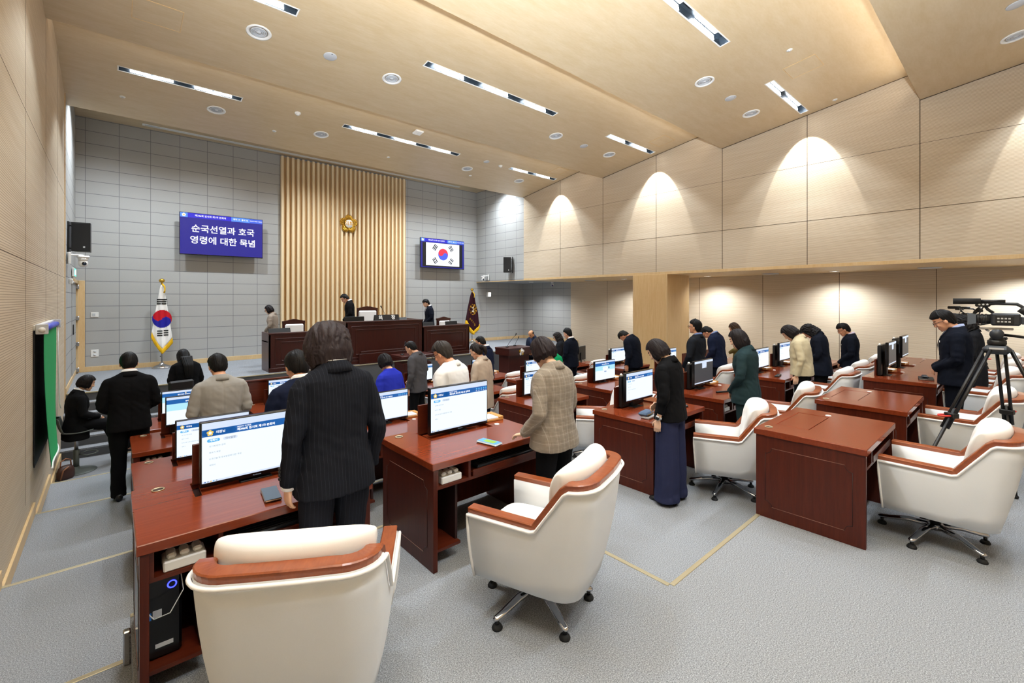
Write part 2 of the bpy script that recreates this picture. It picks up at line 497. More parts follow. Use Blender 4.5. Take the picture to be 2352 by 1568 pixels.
for k in range(4):
    a, b = EDGE[k], EDGE[k + 1]
    m.tube([(XR - .03, a, ZL - .004), (XR - .03, b + .01, zceil(k, b) - .004)], .007, M_JOINT, 4)
struct('trim_24', m)

# slatted wood wall panel behind the chair
t = thing('slat_panel', 'tall panel of vertical oak slats on the grey front wall behind the rostrum', 'wall panel', (5.84, YF, STAGE))
m = MB(); m.box(-2.07, 2.07, -.03, -.002, 0, ZTOP - STAGE - .06, M_SLATB); ob('backing_board', m, t)
m = MB()
for i in range(28):
    x = -2.07 + .148 * i
    m.box(x, x + .066, -.135, -.03, 0, ZTOP - STAGE - .05, M_SLAT, .004)
ob('slats', m, t)

# hidden door in the left wall by the stage
m = MB()
m.box(XL - .003, XL + .012, 13.35, 14.6, STAGE + .02, 3.02, M_GREYY)
d1 = struct('door_1', m)
m = MB(); m.box(XL + .012, XL + .03, 13.45, 13.5, 1.9, 2.12, M_BLACK, .004); ob('door_handle', m, d1)
m = MB()
m.box(XL, XL + .05, YF - .17, YF - .005, STAGE, 3.1, M_MAPLE, .004); m.box(XL, XL + .05, 13.3, YF, 3.02, 3.1, M_MAPLE, .004)
m.box(XL, XL + .16, YF - .03, YF - .002, STAGE, 3.1, M_MAPLE, .004)
ob('door_frame', m, d1)
for z in (1.02, 1.62, 2.22, 2.95):
    m = MB(); m.cyl((XL + .055, YF - .19, z - .05), (XL + .055, YF - .19, z + .05), .014, .014, M_STEEL, 10); m.box(XL + .012, XL + .05, YF - .25, YF - .16, z - .045, z + .045, M_STEEL, .003); ob('hinge', m, d1)

# ---------------------------------------------------------------- ceiling fixtures
ROWN = ['over the stage end of the hall', 'in the middle ceiling bay', 'in the ceiling bay nearest the camera', 'behind the camera']
COLN = ['left', 'centre', 'right']
def slot_light(k, j):
    x0, x1, nm = SLOT_X[j]; y = SLOT_Y[k]; z = zceil(k, y); sl = -math.atan(SL)
    lab = 'recessed slot light with %s bright modules, %s one %s' % (('three' if nm == 3 else 'two'), COLN[j], ROWN[k])
    t = thing('slot_light', lab, 'ceiling light', ((x0 + x1) / 2, y, z), 0, 'recessed slot lights'); t.rotation_euler = (sl, 0, 0)
    L = x1 - x0; q = MB(); w_ = .074
    q.box(-L / 2, L / 2, -w_, -w_ + .004, 0, .14, M_SLOTIN); q.box(-L / 2, L / 2, w_ - .004, w_, 0, .14, M_SLOTIN)
    q.box(-L / 2, -L / 2 + .004, -w_, w_, 0, .14, M_SLOTIN); q.box(L / 2 - .004, L / 2, -w_, w_, 0, .14, M_SLOTIN); q.box(-L / 2, L / 2, -w_, w_, .136, .14, M_SLOTIN)
    ob('housing', q, t)
    q = MB()
    for a in (-1, 1): q.box(-L / 2 - .01, L / 2 + .01, a * w_ - .008, a * w_ + .008, -.006, .002, M_WHITE)
    for a in (-1, 1): q.box(a * L / 2 - .008, a * L / 2 + .008, -w_ - .008, w_ + .008, -.006, .002, M_WHITE)
    ob('frame', q, t)
    for i in range(nm):
        cx = -L / 2 + L * (i + .5) / nm
        q = MB()
        for e in (-.16, .16): q.box(cx + e - .15, cx + e + .15, -.05, .05, .10, .13, M_LEDW, .01)
        for e in (-.16, .16): q.box(cx + e - .14, cx + e + .14, w_ - .012, w_ - .0045, .02, .10, M_LEDW)
        ob('light_module', q, t)
for k in range(4):
    for j in range(3): slot_light(k, j)
def on_ceiling(k, x, y, name, label, cat, group=None):
    t = thing(name, label, cat, (x, y, zceil(k, y)), 0, group); t.rotation_euler = (-math.atan(SL), 0, 0)
    return t
def diffuser(k, x, y, lab):
    t = on_ceiling(k, x, y, 'air_diffuser', lab, 'air diffuser', 'round ceiling air diffusers')
    q = MB(); q.lathe([(.162, .0), (.165, -.008), (.15, -.016), (.125, -.010), (.118, .004)], M_WHITE, 32); ob('outer_ring', q, t)
    q = MB(); q.lathe([(.118, .004), (.112, .03), (.0, .03)], M_GREYP, 32)
    for r in (.10, .078, .055): q.lathe([(r, .02), (r + .004, -.006), (r - .010, -.012), (r - .012, .02)], M_GREYP, 28)
    q.lathe([(.035, .02), (.035, -.01), (.005, -.016)], M_GREYP, 20)
    ob('inner_rings', q, t)
CN = ['leftmost', 'second from the left', 'third from the left', 'rightmost']
for k, y in ((0, 10.79), (1, 7.25), (2, 3.7), (3, .06)):
    for j, x in enumerate((1.57, 3.63, 7.79, 9.85)):
        if k == 2 and j < 1: continue
        diffuser(k, x, y, 'round white air diffuser, %s %s' % (CN[j], ['in the bay nearest the stage', 'in the middle bay', 'in the third bay', 'in the bay above the camera'][k]))
for k, x, y, r, lab in ((1, 2.57, 7.23, .1, 'flat white ceiling speaker disc between two air diffusers, upper left'), (0, 7.99, 10.13, .085, 'flat white ceiling speaker disc beside the right slot light nearest the stage'),
                        (1, 8.82, 7.26, .1, 'flat white ceiling speaker disc between two diffusers in the middle bay, right side'), (2, 8.81, 3.68, .1, 'flat white ceiling speaker disc left of the short right-hand slot light'),
                        (3, 8.8, .05, .1, 'flat white ceiling speaker disc in the top right corner')):
    t = on_ceiling(k, x, y, 'ceiling_speaker', lab, 'ceiling speaker', 'flat ceiling speakers')
    q = MB(); q.lathe([(r, .0), (r, -.008), (r * .92, -.012), (0.002, -.012)], M_GREYP, 32); ob('grille', q, t)
    q = MB(); q.cyl((0, -r * .8, -.012), (0, -r * .8, -.016), .008, .008, M_BLACK, 8); ob('screw', q, t)
for x, y, lab in ((2.92, 10.11, 'white domed smoke detector left of the centre slot light'), (8.53, 10.15, 'white domed smoke detector near the far right slot light')):
    t = on_ceiling(0, x, y, 'smoke_detector', lab, 'smoke detector', 'smoke detectors')
    q = MB(); q.lathe([(.06, 0), (.06, -.02), (.05, -.03), (.002, -.03)], M_WHITE, 20); ob('base_plate', q, t)
    q = MB(); q.lathe([(.038, -.03), (.034, -.05), (.002, -.056)], M_WHITE, 16); ob('sensor_head', q, t)
t = on_ceiling(0, 5.47, 9.57, 'wireless_access_point', 'square white wireless access point on the ceiling above the centre slot light', 'access point')
q = MB(); q.box(-.11, .11, -.11, .11, -.045, 0, M_WHITE, .02); ob('case', q, t)
q = MB(); q.cyl((0, -.02, -.045), (0, -.02, -.048), .008, .008, M_GREYP, 10); q.cyl((0, .02, -.045), (0, .02, -.048), .008, .008, M_GREYP, 10); ob('status_lamp', q, t)
for k, x, y, lab in ((0, .14, 11.12, 'tiny sprinkler head, leftmost on the ceiling near the stage'), (0, 2.72, 11.13, 'tiny sprinkler head above the slatted panel\'s left side'), (0, 5.49, 11.16, 'tiny sprinkler head above the slatted panel\'s right side'),
                     (0, 8.18, 11.17, 'tiny sprinkler head right of the slatted panel'), (2, 8.15, 2.48, 'tiny sprinkler head beside the ceiling access hatch, upper right'), (2, 10.86, 2.49, 'tiny sprinkler head close to the right wall')):
    t = on_ceiling(k, x, y, 'sprinkler_head', lab, 'sprinkler', 'ceiling sprinklers')
    q = MB(); q.lathe([(.045, 0), (.042, -.006), (.02, -.010)], M_WHITE, 18); ob('escutcheon', q, t)
    q = MB(); q.lathe([(.016, -.008), (.018, -.02), (.004, -.024)], M_GREYP, 10); ob('nozzle', q, t)
for k, x, y, w_, d_, lab in ((2, 8.91, 2.5, .5, .48, 'square ceiling access hatch outline near the top right slot light'), (1, 10.42, 6.05, .5, .44, 'ceiling access hatch outline beside the right middle slot light'),
                             (0, 10.45, 9.62, .45, .46, 'ceiling access hatch outline above the far right slot light'), (1, .45, 7.6, .52, .45, 'ceiling access hatch outline at the top left')):
    t = on_ceiling(k, x, y, 'access_hatch', lab, 'access hatch', 'ceiling access hatches')
    q = MB()
    for a in (-1, 1): q.box(-w_ / 2, w_ / 2, a * d_ / 2 - .006, a * d_ / 2 + .006, -.006, .002, M_MAPLE)
    for a in (-1, 1): q.box(a * w_ / 2 - .006, a * w_ / 2 + .006, -d_ / 2, d_ / 2, -.006, .002, M_MAPLE)
    ob('hatch_frame', q, t)
    q = MB(); q.box(-w_ / 2 + .008, w_ / 2 - .008, -d_ / 2 + .008, d_ / 2 - .008, -.003, .001, M_CEIL); ob('hatch_panel', q, t)
t = thing('linear_diffuser', 'long white linear air diffuser in the ceiling along the front wall', 'air diffuser', (5.3, 14.42, ZTOP))
q = MB(); q.box(-4.75, 4.75, -.075, .075, -.012, 0, M_WHITE, .004); ob('frame', q, t)
q = MB()
for y in (-.035, 0, .035): q.box(-4.7, 4.7, y - .007, y + .007, -.0135, -.010, M_GREYP)
ob('louvre', q, t)
q = MB(); q.box(-4.7, -4.4, -.03, .03, -.016, -.012, M_GREYP); ob('end_plate', q, t)
# soffit fixtures
for i, (x, y) in enumerate(SOFFIT[:4]):
    lab = ['small round downlight in the grey soffit by the stage', 'small round downlight left of the wood column', 'small round downlight right of the wood column', 'small round downlight in the soffit over the far row of desks'][i]
    t = thing('downlight', lab, 'downlight', (x, y, ZS - .02), 0, 'soffit downlights')
    q = MB(); q.lathe([(.10, 0), (.10, -.008), (.08, -.010), (.078, 0)], M_WHITE, 24); ob('trim_ring', q, t)
    q = MB(); q.lathe([(.078, -.001), (.07, -.004), (.002, -.004)], M_LENSW, 24); ob('lens', q, t)
for x, y, lab in ((12.75, 10.2, 'round grey soffit air diffuser left of the column'), (12.9, 4.37, 'round grey soffit air diffuser right of the column'), (12.9, 1.29, 'round grey soffit air diffuser at the far right of the frame')):
    t = thing('soffit_diffuser', lab, 'air diffuser', (x, y, ZS - .02), 0, 'soffit air diffusers')
    q = MB(); q.lathe([(.2, 0), (.2, -.01), (.17, -.018), (.15, -.004)], M_GREYP, 28); ob('outer_ring', q, t)
    q = MB(); q.lathe([(.13, -.002), (.12, -.014), (.09, -.006), (.06, -.014), (.002, -.016)], M_GREYP, 24); ob('inner_rings', q, t)
t = thing('dome_camera', 'small dark-domed security camera hanging under the grey soffit', 'security camera', (12.9, 12.2, ZS - .02))
q = MB(); q.lathe([(.05, 0), (.05, -.03)], M_WHITE, 16); ob('mount', q, t)
q = MB(); q.ell((0, 0, -.1), (.06, .06, .075), M_GREYP); ob('housing', q, t)
q = MB(); q.ell((-.02, -.03, -.14), (.035, .035, .035), mk('violet_lens', '3a2f6a', .1), 12, 8); ob('lens', q, t)
# ================================================================== armchairs
def arc(cx, cy, rx, ry, a0, a1, n): return [(cx + rx * cos(radians(a0 + (a1 - a0) * i / n)), cy + ry * sin(radians(a0 + (a1 - a0) * i / n))) for i in range(n + 1)]
def sym(half):      # half path ends on the centre line (x=0)
    return half + [(-p[0],) + tuple(p[1:]) for p in half[::-1][1:]]
def chair_paths():
    top = [(-.315, .30, .625), (-.317, .1, .625), (-.318, -.115, .625), (-.318, -.145, .636), (-.318, -.31, .865), (-.317, -.335, .882)]
    bot = [(-.275, .275, .235), (-.275, .08, .235), (-.274, -.10, .235), (-.274, -.12, .235), (-.270, -.20, .235), (-.268, -.215, .235)]
    for i, (x, y) in enumerate(arc(-.165, -.335, .152, .135, 180, 270, 8)[1:]): top.append((x, y, .883 + .012 * (i + 1) / 8))
    for x, y in arc(-.15, -.22, .118, .13, 180, 270, 8)[1:]: bot.append((x, y, .235))
    top += [(-.08, -.478, .898), (0, -.482, .90)]; bot += [(-.07, -.354, .235), (0, -.357, .235)]
    return sym(top), sym(bot)
CTOP, CBOT = chair_paths()
def inward(path, d):
    out = []
    for i, p in enumerate(path):
        a = V(path[max(i - 1, 0)]); b = V(path[min(i + 1, len(path) - 1)]); t = (b - a); t.z = 0
        t.normalize(); nrm = V((-t.y, t.x, 0))      # path goes left-front -> back -> right-front : left normal points inward
        out.append((p[0] + nrm.x * d, p[1] + nrm.y * d, p[2]))
    return out
CIN = inward(CTOP, .075)
def make_chair():
    t = thing('armchair', 'x', 'chair')
    n = len(CTOP); q = MB(); rings = []
    ibot = inward(CBOT, .07)
    for i in range(n):
        o, b, a, c = V(CTOP[i]), V(CBOT[i]), V(CIN[i]), V(ibot[i])
        o = o + V((0, 0, -.012)); a = a + V((0, 0, -.012))
        nrm = (o - a); nrm.z = 0; nrm.normalize()
        r = []
        for k in range(7):
            f = k / 6; p = b.lerp(o, f) + nrm * (.016 * sin(pi * f)); r.append(p)
        r.append(o.lerp(a, .5) + V((0, 0, .004)))
        for k in range(6):
            f = 1 - k / 5; p = c.lerp(a, f); r.append(p)
        rings.append(r)
    q.loft(rings, M_WHITEF, True, True, True)
    # underside pan
    q.poly([(p[0] * .97, p[1] * .97, .24) for p in CBOT], M_WHITEF)
    ob('upholstered_shell', q, t)
    q = MB()
    pts = []
    for p in inward(CTOP, -.010): pts.append((p[0], p[1], p[2] - .020))
    f0, f1 = V(CBOT[0]), V(CTOP[0]); g0, g1 = V(CBOT[-1]), V(CTOP[-1])
    left = [f0.lerp(f1, k / 5) + V((-.006 - .014 * sin(pi * k / 5), .002, -.02 if k == 5 else 0)) for k in range(5)]
    right = [g1.lerp(g0, k / 5) + V((.006 + .014 * sin(pi * (1 - k / 5)), .002, 0)) for k in range(1, 6)]
    q.tube(left + pts + right, .0085, M_WHITEC, 6)
    ob('piping', q, t)
    # wooden rail over arms and back
    q = MB(); rings = []
    ci = inward(CTOP, .07); co = inward(CTOP, .001)
    for i in range(n):
        o, a = V(co[i]), V(ci[i])
        ta = V(CTOP[max(i - 1, 0)]); tb = V(CTOP[min(i + 1, n - 1)]); d = (tb - ta).normalized()
        side = (a - o); side.z = 0; side.normalize(); up = side.cross(d); up = up if up.z > 0 else -up
        back = .010 if i in range(6, n - 6) else 0
        e0, e1 = o + V((0, 0, -.014)), a + V((0, 0, -.014)); h = up * .034
        rings.append([e0 + side * .003, e0 + h * .86, e0 + h + side * .005, e1 + h - side * .005, e1 + h * .86, e1 - side * .003])
    q.loft(rings, M_RAIL, False, True, True)
    ob('wood_rail', q, t)
    # back cushion, rolled over at the top
    PR = [(-.175, .44), (-.160, .55), (-.165, .68), (-.19, .80), (-.225, .890), (-.275, .955), (-.335, .982), (-.385, .974), (-.408, .940), (-.405, .88), (-.36, .70), (-.27, .45)]
    def prof(f):
        x = f * len(PR); i0 = int(x) % len(PR); g = x - int(x); p0, p1, p2, p3 = [PR[(i0 + d) % len(PR)] for d in (-1, 0, 1, 2)]
        return [.5 * (2 * p1[j] + (p2[j] - p0[j]) * g + (2 * p0[j] - 5 * p1[j] + 4 * p2[j] - p3[j]) * g * g + (3 * p1[j] - p0[j] - 3 * p2[j] + p3[j]) * g ** 3) for j in (0, 1)]
    q = MB(); rings = []
    for i in range(25):
        u = -cos(pi * i / 24); s_ = max(0, 1 - abs(u) ** 2.6) ** .5; r = []
        for k in range(40):
            y, z = prof(k / 40); yc, zc = -.31, .70
            d_ = 0
            if k < 20:
                for bx, bz in ((-.5, .78), (0, .80), (.5, .78), (-.27, .64), (.27, .64)): d_ += .022 * math.exp(-(((u - bx) / .16) ** 2 + ((z - bz) / .045) ** 2))
            y = yc + (y - yc) * (.30 + .70 * s_) - d_ + .06 * abs(u) ** 2.5; z = zc + (z - zc) * (.80 + .20 * s_)
            f_ = max(0, min(1, (z - .66) / .24)); r.append((u * (.225 + .058 * f_ * f_ * (3 - 2 * f_)), y, z))
        rings.append(r)
    q.loft(rings, M_WHITEC, True, True, True)
    ob('back_cushion', q, t)
    q = MB()
    rings = []
    for z, sc_ in ((.375, .86), (.385, .96), (.41, 1.0), (.455, 1.0), (.485, .96), (.497, .82), (.502, .4)):
        r = []
        for k in range(36):
            a = 2 * pi * k / 36; ca, sa = cos(a), sin(a)
            x = .218 * sc_ * math.copysign(abs(ca) ** .38, ca); y = .035 + .265 * sc_ * math.copysign(abs(sa) ** .38, sa)
            r.append((x, y, z))
        rings.append(r)
    q.loft(rings, M_WHITEC, True); q.box(-.2, .2, -.2, .26, .29, .38, M_WHITEF, .03)
    ob('seat_cushion', q, t)
    q = MB(); q.cyl((0, -.0, .10), (0, 0, .25), .035, .035, M_BLACK, 16); q.cyl((0, 0, .2), (0, 0, .245), .06, .1, M_BLACK, 16); q.lathe([(.0, .075), (.05, .08), (.055, .12), (.04, .125)], M_CHROME, 20)
    ob('column', q, t)
    for i in range(5):
        a = radians(18 + 72 * i); d = V((cos(a), sin(a), 0))
        q = MB(); q.tube([d * .03 + V((0, 0, .105)), d * .16 + V((0, 0, .10)), d * .28 + V((0, 0, .07)), d * .335 + V((0, 0, .06)), d * .35 + V((0, 0, .058))],
                         [(.03, .022), (.027, .018), (.023, .014), (.021, .014), (.01, .008)], M_CHROME, 12)
        leg = ob('base_leg', q, t)
        q = MB(); c = d * .325; q.cyl((c.x, c.y, .025), (c.x, c.y, .05), .012, .012, M_BLACK, 8); q.lathe([(.03, .0), (.032, .008), (.024, .022), (.012, .027)], M_RUBBER, 16, None, True, (c.x, c.y))
        ob('glide', q, leg)
    return t
CH = make_chair()
CHAIRS = [
    ('A0', .705, 2.15, .80, -32, 'nearest white armchair with its curved back to the camera, behind the foreground desk'),
    ('B0', 1.96, 1.98, .80, 19, 'white armchair turned aside on the carpet behind the woman in the checked jacket'),
    ('C0', 4.88, 2.10, .64, 25, 'white armchair behind the woman in wide navy trousers'),
    ('D0', 6.46, 2.11, .64, 12, 'white armchair behind the woman in the teal suit'),
    ('E0', 8.48, 2.12, .64, 0, 'white armchair right behind the woman in the cream jacket'),
    ('F0', 9.65, 2.15, .64, 0, 'white armchair behind the curly-haired woman in a dark jacket'),
    ('G0', 10.83, 2.15, .64, 4, 'white armchair right behind the man with a white chest badge at the far end'),
    ('R1', 4.81, .45, .80, 0, 'white armchair pushed up to the front empty desk at the right edge'),
    ('R2', 6.75, .44, .80, 0, 'white armchair pushed up to the second empty desk, behind the tripod leg'),
    ('R3', 8.80, .42, .80, 0, 'white armchair just right of the standing man by the video camera'),
    ('R4', 9.98, .40, .80, 0, 'white armchair second along the row behind the video camera tripod'),
    ('R5', 11.1, .42, .80, 0, 'white armchair farthest along the row behind the video camera, by the wall'),
    ('C1', 5.0, 3.86, .48, 40, 'white armchair turned towards the left, in front of the navy trousers woman\'s desk'),
    ('D1', 6.5, 3.92, .48, 5, 'white armchair half hidden behind the monitor of the black blazer woman'),
    ('E1', 8.60, 3.94, .48, 0, 'white armchair between the man with folded hands and the navy-jacket man'),
    ('F1', 9.86, 3.94, .48, 0, 'white armchair behind the teal suit woman\'s shoulder, right of the navy-jacket man'),
    ('C2', 4.83, 5.66, .32, 0, 'white armchair beside the ponytailed woman in beige'),
    ('D2', 6.56, 5.66, .32, 0, 'white armchair beyond the desk showing the cyan login screen'),
    ('E2', 9.35, 5.66, .32, 0, 'white armchair behind the stooping man by the wood column'),
    ('C3', 4.85, 7.36, .16, 0, 'white armchair between the grey-jacket man and the white-jacket man'),
    ('D3', 6.45, 7.42, .16, 0, 'white armchair in front of the emblem lectern, beyond the twin monitors'),
    ('E3', 9.25, 7.42, .16, 0, 'white armchair left of the farthest lit monitor near the clerks\' table'),
    ('B2', 2.1, 5.68, .32, 0, 'white armchair behind the woman in the bright blue sweater'),
    ('B3', 1.98, 7.40, .16, 0, 'white armchair top seen beside the navy-suit man\'s shoulder'),
]
for i, (k, x, y, z, a, lab) in enumerate(CHAIRS):
    if i == 0:
        CH.location = (x, y, z); CH.rotation_euler = (0, 0, radians(a)); CH['label'] = lab; CH['group'] = 'white upholstered armchairs'; CH.scale = (1.06, 1.06, 1.0)
        base_turn = [c for c in CH.children if c.name.startswith('base_leg')]
    else: dup(CH, (x, y, z), radians(a), lab).scale = (1, 1, 1)

for c in base_turn: c.rotation_euler = (0, 0, radians(40))
# ================================================================== desks
DW, DD, DH = 1.12, .79, .75
HX0, HX1, HY0, HY1 = .27, .89, .45, .70
def make_desk(openh):
    t = thing('assembly_desk', 'x', 'desk'); q = MB(); z0, z1 = DH - .05, DH; c = .004
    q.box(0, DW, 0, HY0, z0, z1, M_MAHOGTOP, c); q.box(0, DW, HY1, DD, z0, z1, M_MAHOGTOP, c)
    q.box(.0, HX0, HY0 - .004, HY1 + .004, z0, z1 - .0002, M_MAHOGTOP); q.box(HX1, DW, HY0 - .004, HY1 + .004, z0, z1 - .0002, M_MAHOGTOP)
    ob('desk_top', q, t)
    if not openh:
        q = MB(); q.box(HX0 + .006, HX1 - .006, HY0 + .004, HY1 - .004, z0, z1 - .001, M_MAHOGTOP, .002); ob('monitor_hatch', q, t)
        q = MB(); q.box(HX0, HX1, HY0, HY1, z0 - .01, z0, M_DARKIN); ob('hatch_well', q, t)
    else:
        q = MB(); q.box(HX0 + .04, HX1 - .012, HY0 + .012, HY1 - .03, z1 - .034, z1 - .016, M_MAHOGTOP, .002); ob('lift_board', q, t)
        q = MB(); q.box(HX0, HX1, HY0, HY1, z0 - .01, z0 + .01, M_DARKIN); ob('hatch_well', q, t)
        q = MB(); q.box(HX0 + .012, HX1 - .012, HY1 - .022, HY1 - .002, z1 - .01, z1 + .235, M_MAHOG, .003); ob('hatch_lid', q, t)
    for sx in (0, 1):
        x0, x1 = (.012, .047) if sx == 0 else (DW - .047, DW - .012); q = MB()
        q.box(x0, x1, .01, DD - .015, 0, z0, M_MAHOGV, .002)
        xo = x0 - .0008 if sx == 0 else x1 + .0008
        def ln(y0, zz0, y1, zz1): q.tube([(xo, y0, zz0), (xo, y1, zz1)], .0020, M_GROOVEHI if zz0 == zz1 else M_GROOVE, 4)
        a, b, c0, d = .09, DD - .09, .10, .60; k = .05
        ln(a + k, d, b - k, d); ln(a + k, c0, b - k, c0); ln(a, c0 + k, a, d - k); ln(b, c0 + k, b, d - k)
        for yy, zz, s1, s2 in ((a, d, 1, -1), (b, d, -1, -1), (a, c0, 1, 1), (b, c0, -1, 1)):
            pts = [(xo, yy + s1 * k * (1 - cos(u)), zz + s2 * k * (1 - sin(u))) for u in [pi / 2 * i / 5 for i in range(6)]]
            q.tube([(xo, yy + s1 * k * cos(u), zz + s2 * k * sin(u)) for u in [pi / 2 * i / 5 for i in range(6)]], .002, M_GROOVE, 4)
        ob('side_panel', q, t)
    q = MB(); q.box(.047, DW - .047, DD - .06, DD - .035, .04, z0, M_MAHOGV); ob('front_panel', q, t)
    q = MB()
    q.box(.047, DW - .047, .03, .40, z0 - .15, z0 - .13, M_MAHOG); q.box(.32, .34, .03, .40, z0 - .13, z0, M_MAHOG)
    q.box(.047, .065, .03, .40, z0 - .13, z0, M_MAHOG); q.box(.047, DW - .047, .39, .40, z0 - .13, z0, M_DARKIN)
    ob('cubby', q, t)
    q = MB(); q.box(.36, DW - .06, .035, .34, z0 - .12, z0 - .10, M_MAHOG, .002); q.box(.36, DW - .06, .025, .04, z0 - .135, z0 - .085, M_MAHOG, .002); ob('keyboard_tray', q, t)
    q = MB(); q.box(.047, .27, .06, .70, .10, .12, M_MAHOG); q.box(.25, .27, .10, .70, .12, z0 - .15, M_DARKIN); ob('computer_bay', q, t)
    q = MB(); q.lathe([(.032, DH), (.032, DH + .004), (.027, DH + .005), (.026, DH + .0005)], M_BRASS, 20, None, True, (.12, .71)); q.lathe([(.026, DH), (.026, DH + .0008), (.001, DH + .0008)], M_DARKIN, 16, None, True, (.12, .71)); ob('cable_grommet', q, t)
    q = MB(); q.lathe([(.024, DH), (.024, DH + .004), (.02, DH + .006), (.001, DH + .006)], M_WHITE, 18, None, True, (.95, .47)); ob('hatch_button', q, t)
    return t
DOPEN, DSHUT = make_desk(True), make_desk(False)
DESKS = {
    'A0': (.08, 2.65, .80, 1, 'foreground desk with the large monitor and a dark phone, left of the pinstripe woman'),
    'A1': (.12, 4.38, .48, 1, 'desk second from the camera along the left aisle, mostly hidden by the big monitor'),
    'A2': (.15, 6.09, .32, 1, 'desk third from the camera along the left aisle, left of the grey blazer man'),
    'A3': (.22, 7.75, .16, 1, 'frontmost desk along the left aisle, beyond the black suit man'),
    'B0': (1.62, 2.64, .80, 1, 'desk with a monitor, memo tray and green-blue phone before the checked-jacket woman'),
    'B1': (1.75, 4.35, .48, 1, 'desk beside the pinstripe woman\'s right shoulder, with memo tray and half-seen monitor'),
    'B2': (1.70, 6.05, .32, 1, 'desk mostly hidden between the pinstripe woman and the blue sweater woman'),
    'B3': (1.62, 7.75, .16, 1, 'desk before the long wood partition, beyond the navy-suit man'),
    'C0': (4.15, 2.50, .64, 1, 'desk with a blue wallet on it in front of the woman in navy trousers'),
    'C1': (4.20, 4.28, .48, 1, 'desk hidden behind the checked-jacket woman, nearer of the twin monitors'),
    'C2': (4.20, 6.03, .32, 1, 'desk right of the ponytailed woman in beige'),
    'C3': (4.20, 7.72, .16, 1, 'desk in front of the grey-jacket man by the centre lectern'),
    'D0': (5.79, 2.50, .64, 1, 'desk with a dark grey monitor image in front of the teal suit woman'),
    'D1': (5.85, 4.28, .48, 1, 'desk with the cyan login screen, behind the checked-jacket woman'),
    'D2': (5.88, 6.03, .32, 1, 'desk farther behind the checked-jacket woman, farther of the twin monitors'),
    'D3': (5.85, 7.78, .16, 1, 'desk left of the emblem lectern beyond the ponytailed woman'),
    'E0': (7.95, 2.48, .64, 1, 'desk in front of the woman in the cream jacket'),
    'F0': (9.07, 2.48, .64, 1, 'desk in front of the curly-haired woman in a dark jacket'),
    'G0': (10.19, 2.48, .64, 0, 'desk in front of the man with the white chest badge at the far end'),
    'E1': (8.00, 4.28, .48, 1, 'desk in front of the upright man with folded hands'),
    'F1': (9.12, 4.28, .48, 1, 'desk in front of the stooping navy-jacket man'),
    'G1': (10.24, 4.28, .48, 1, 'desk in front of the woman in olive'),
    'E2': (8.72, 6.03, .32, 1, 'desk of the stooping man by the wood column'),
    'E3': (8.60, 7.78, .16, 0, 'desk beyond the far armchair near the clerks\' table'),
    'R1': (4.18, .76, .80, 0, 'empty closed desk with a bright reflection, at the right foreground'),
    'R2': (5.88, .75, .80, 0, 'empty closed desk second in the right rear row'),
    'R3': (8.08, .74, .80, 1, 'desk with the folder on it before the man beside the video camera'),
    'R4': (9.20, .74, .80, 1, 'desk with the farther of two raised monitors in the right rear row'),
    'R5': (10.32, .74, .80, 0, 'last closed desk of the right rear row, under the far wall'),
}
first = {1: True, 0: True}
for k, (x, y, z, op, lab) in DESKS.items():
    src = DOPEN if op else DSHUT
    if first[op]:
        first[op] = False; src.location = (x, y, z); src['label'] = lab; src['group'] = 'mahogany assembly desks'
    else: dup(src, (x, y, z), 0, lab)

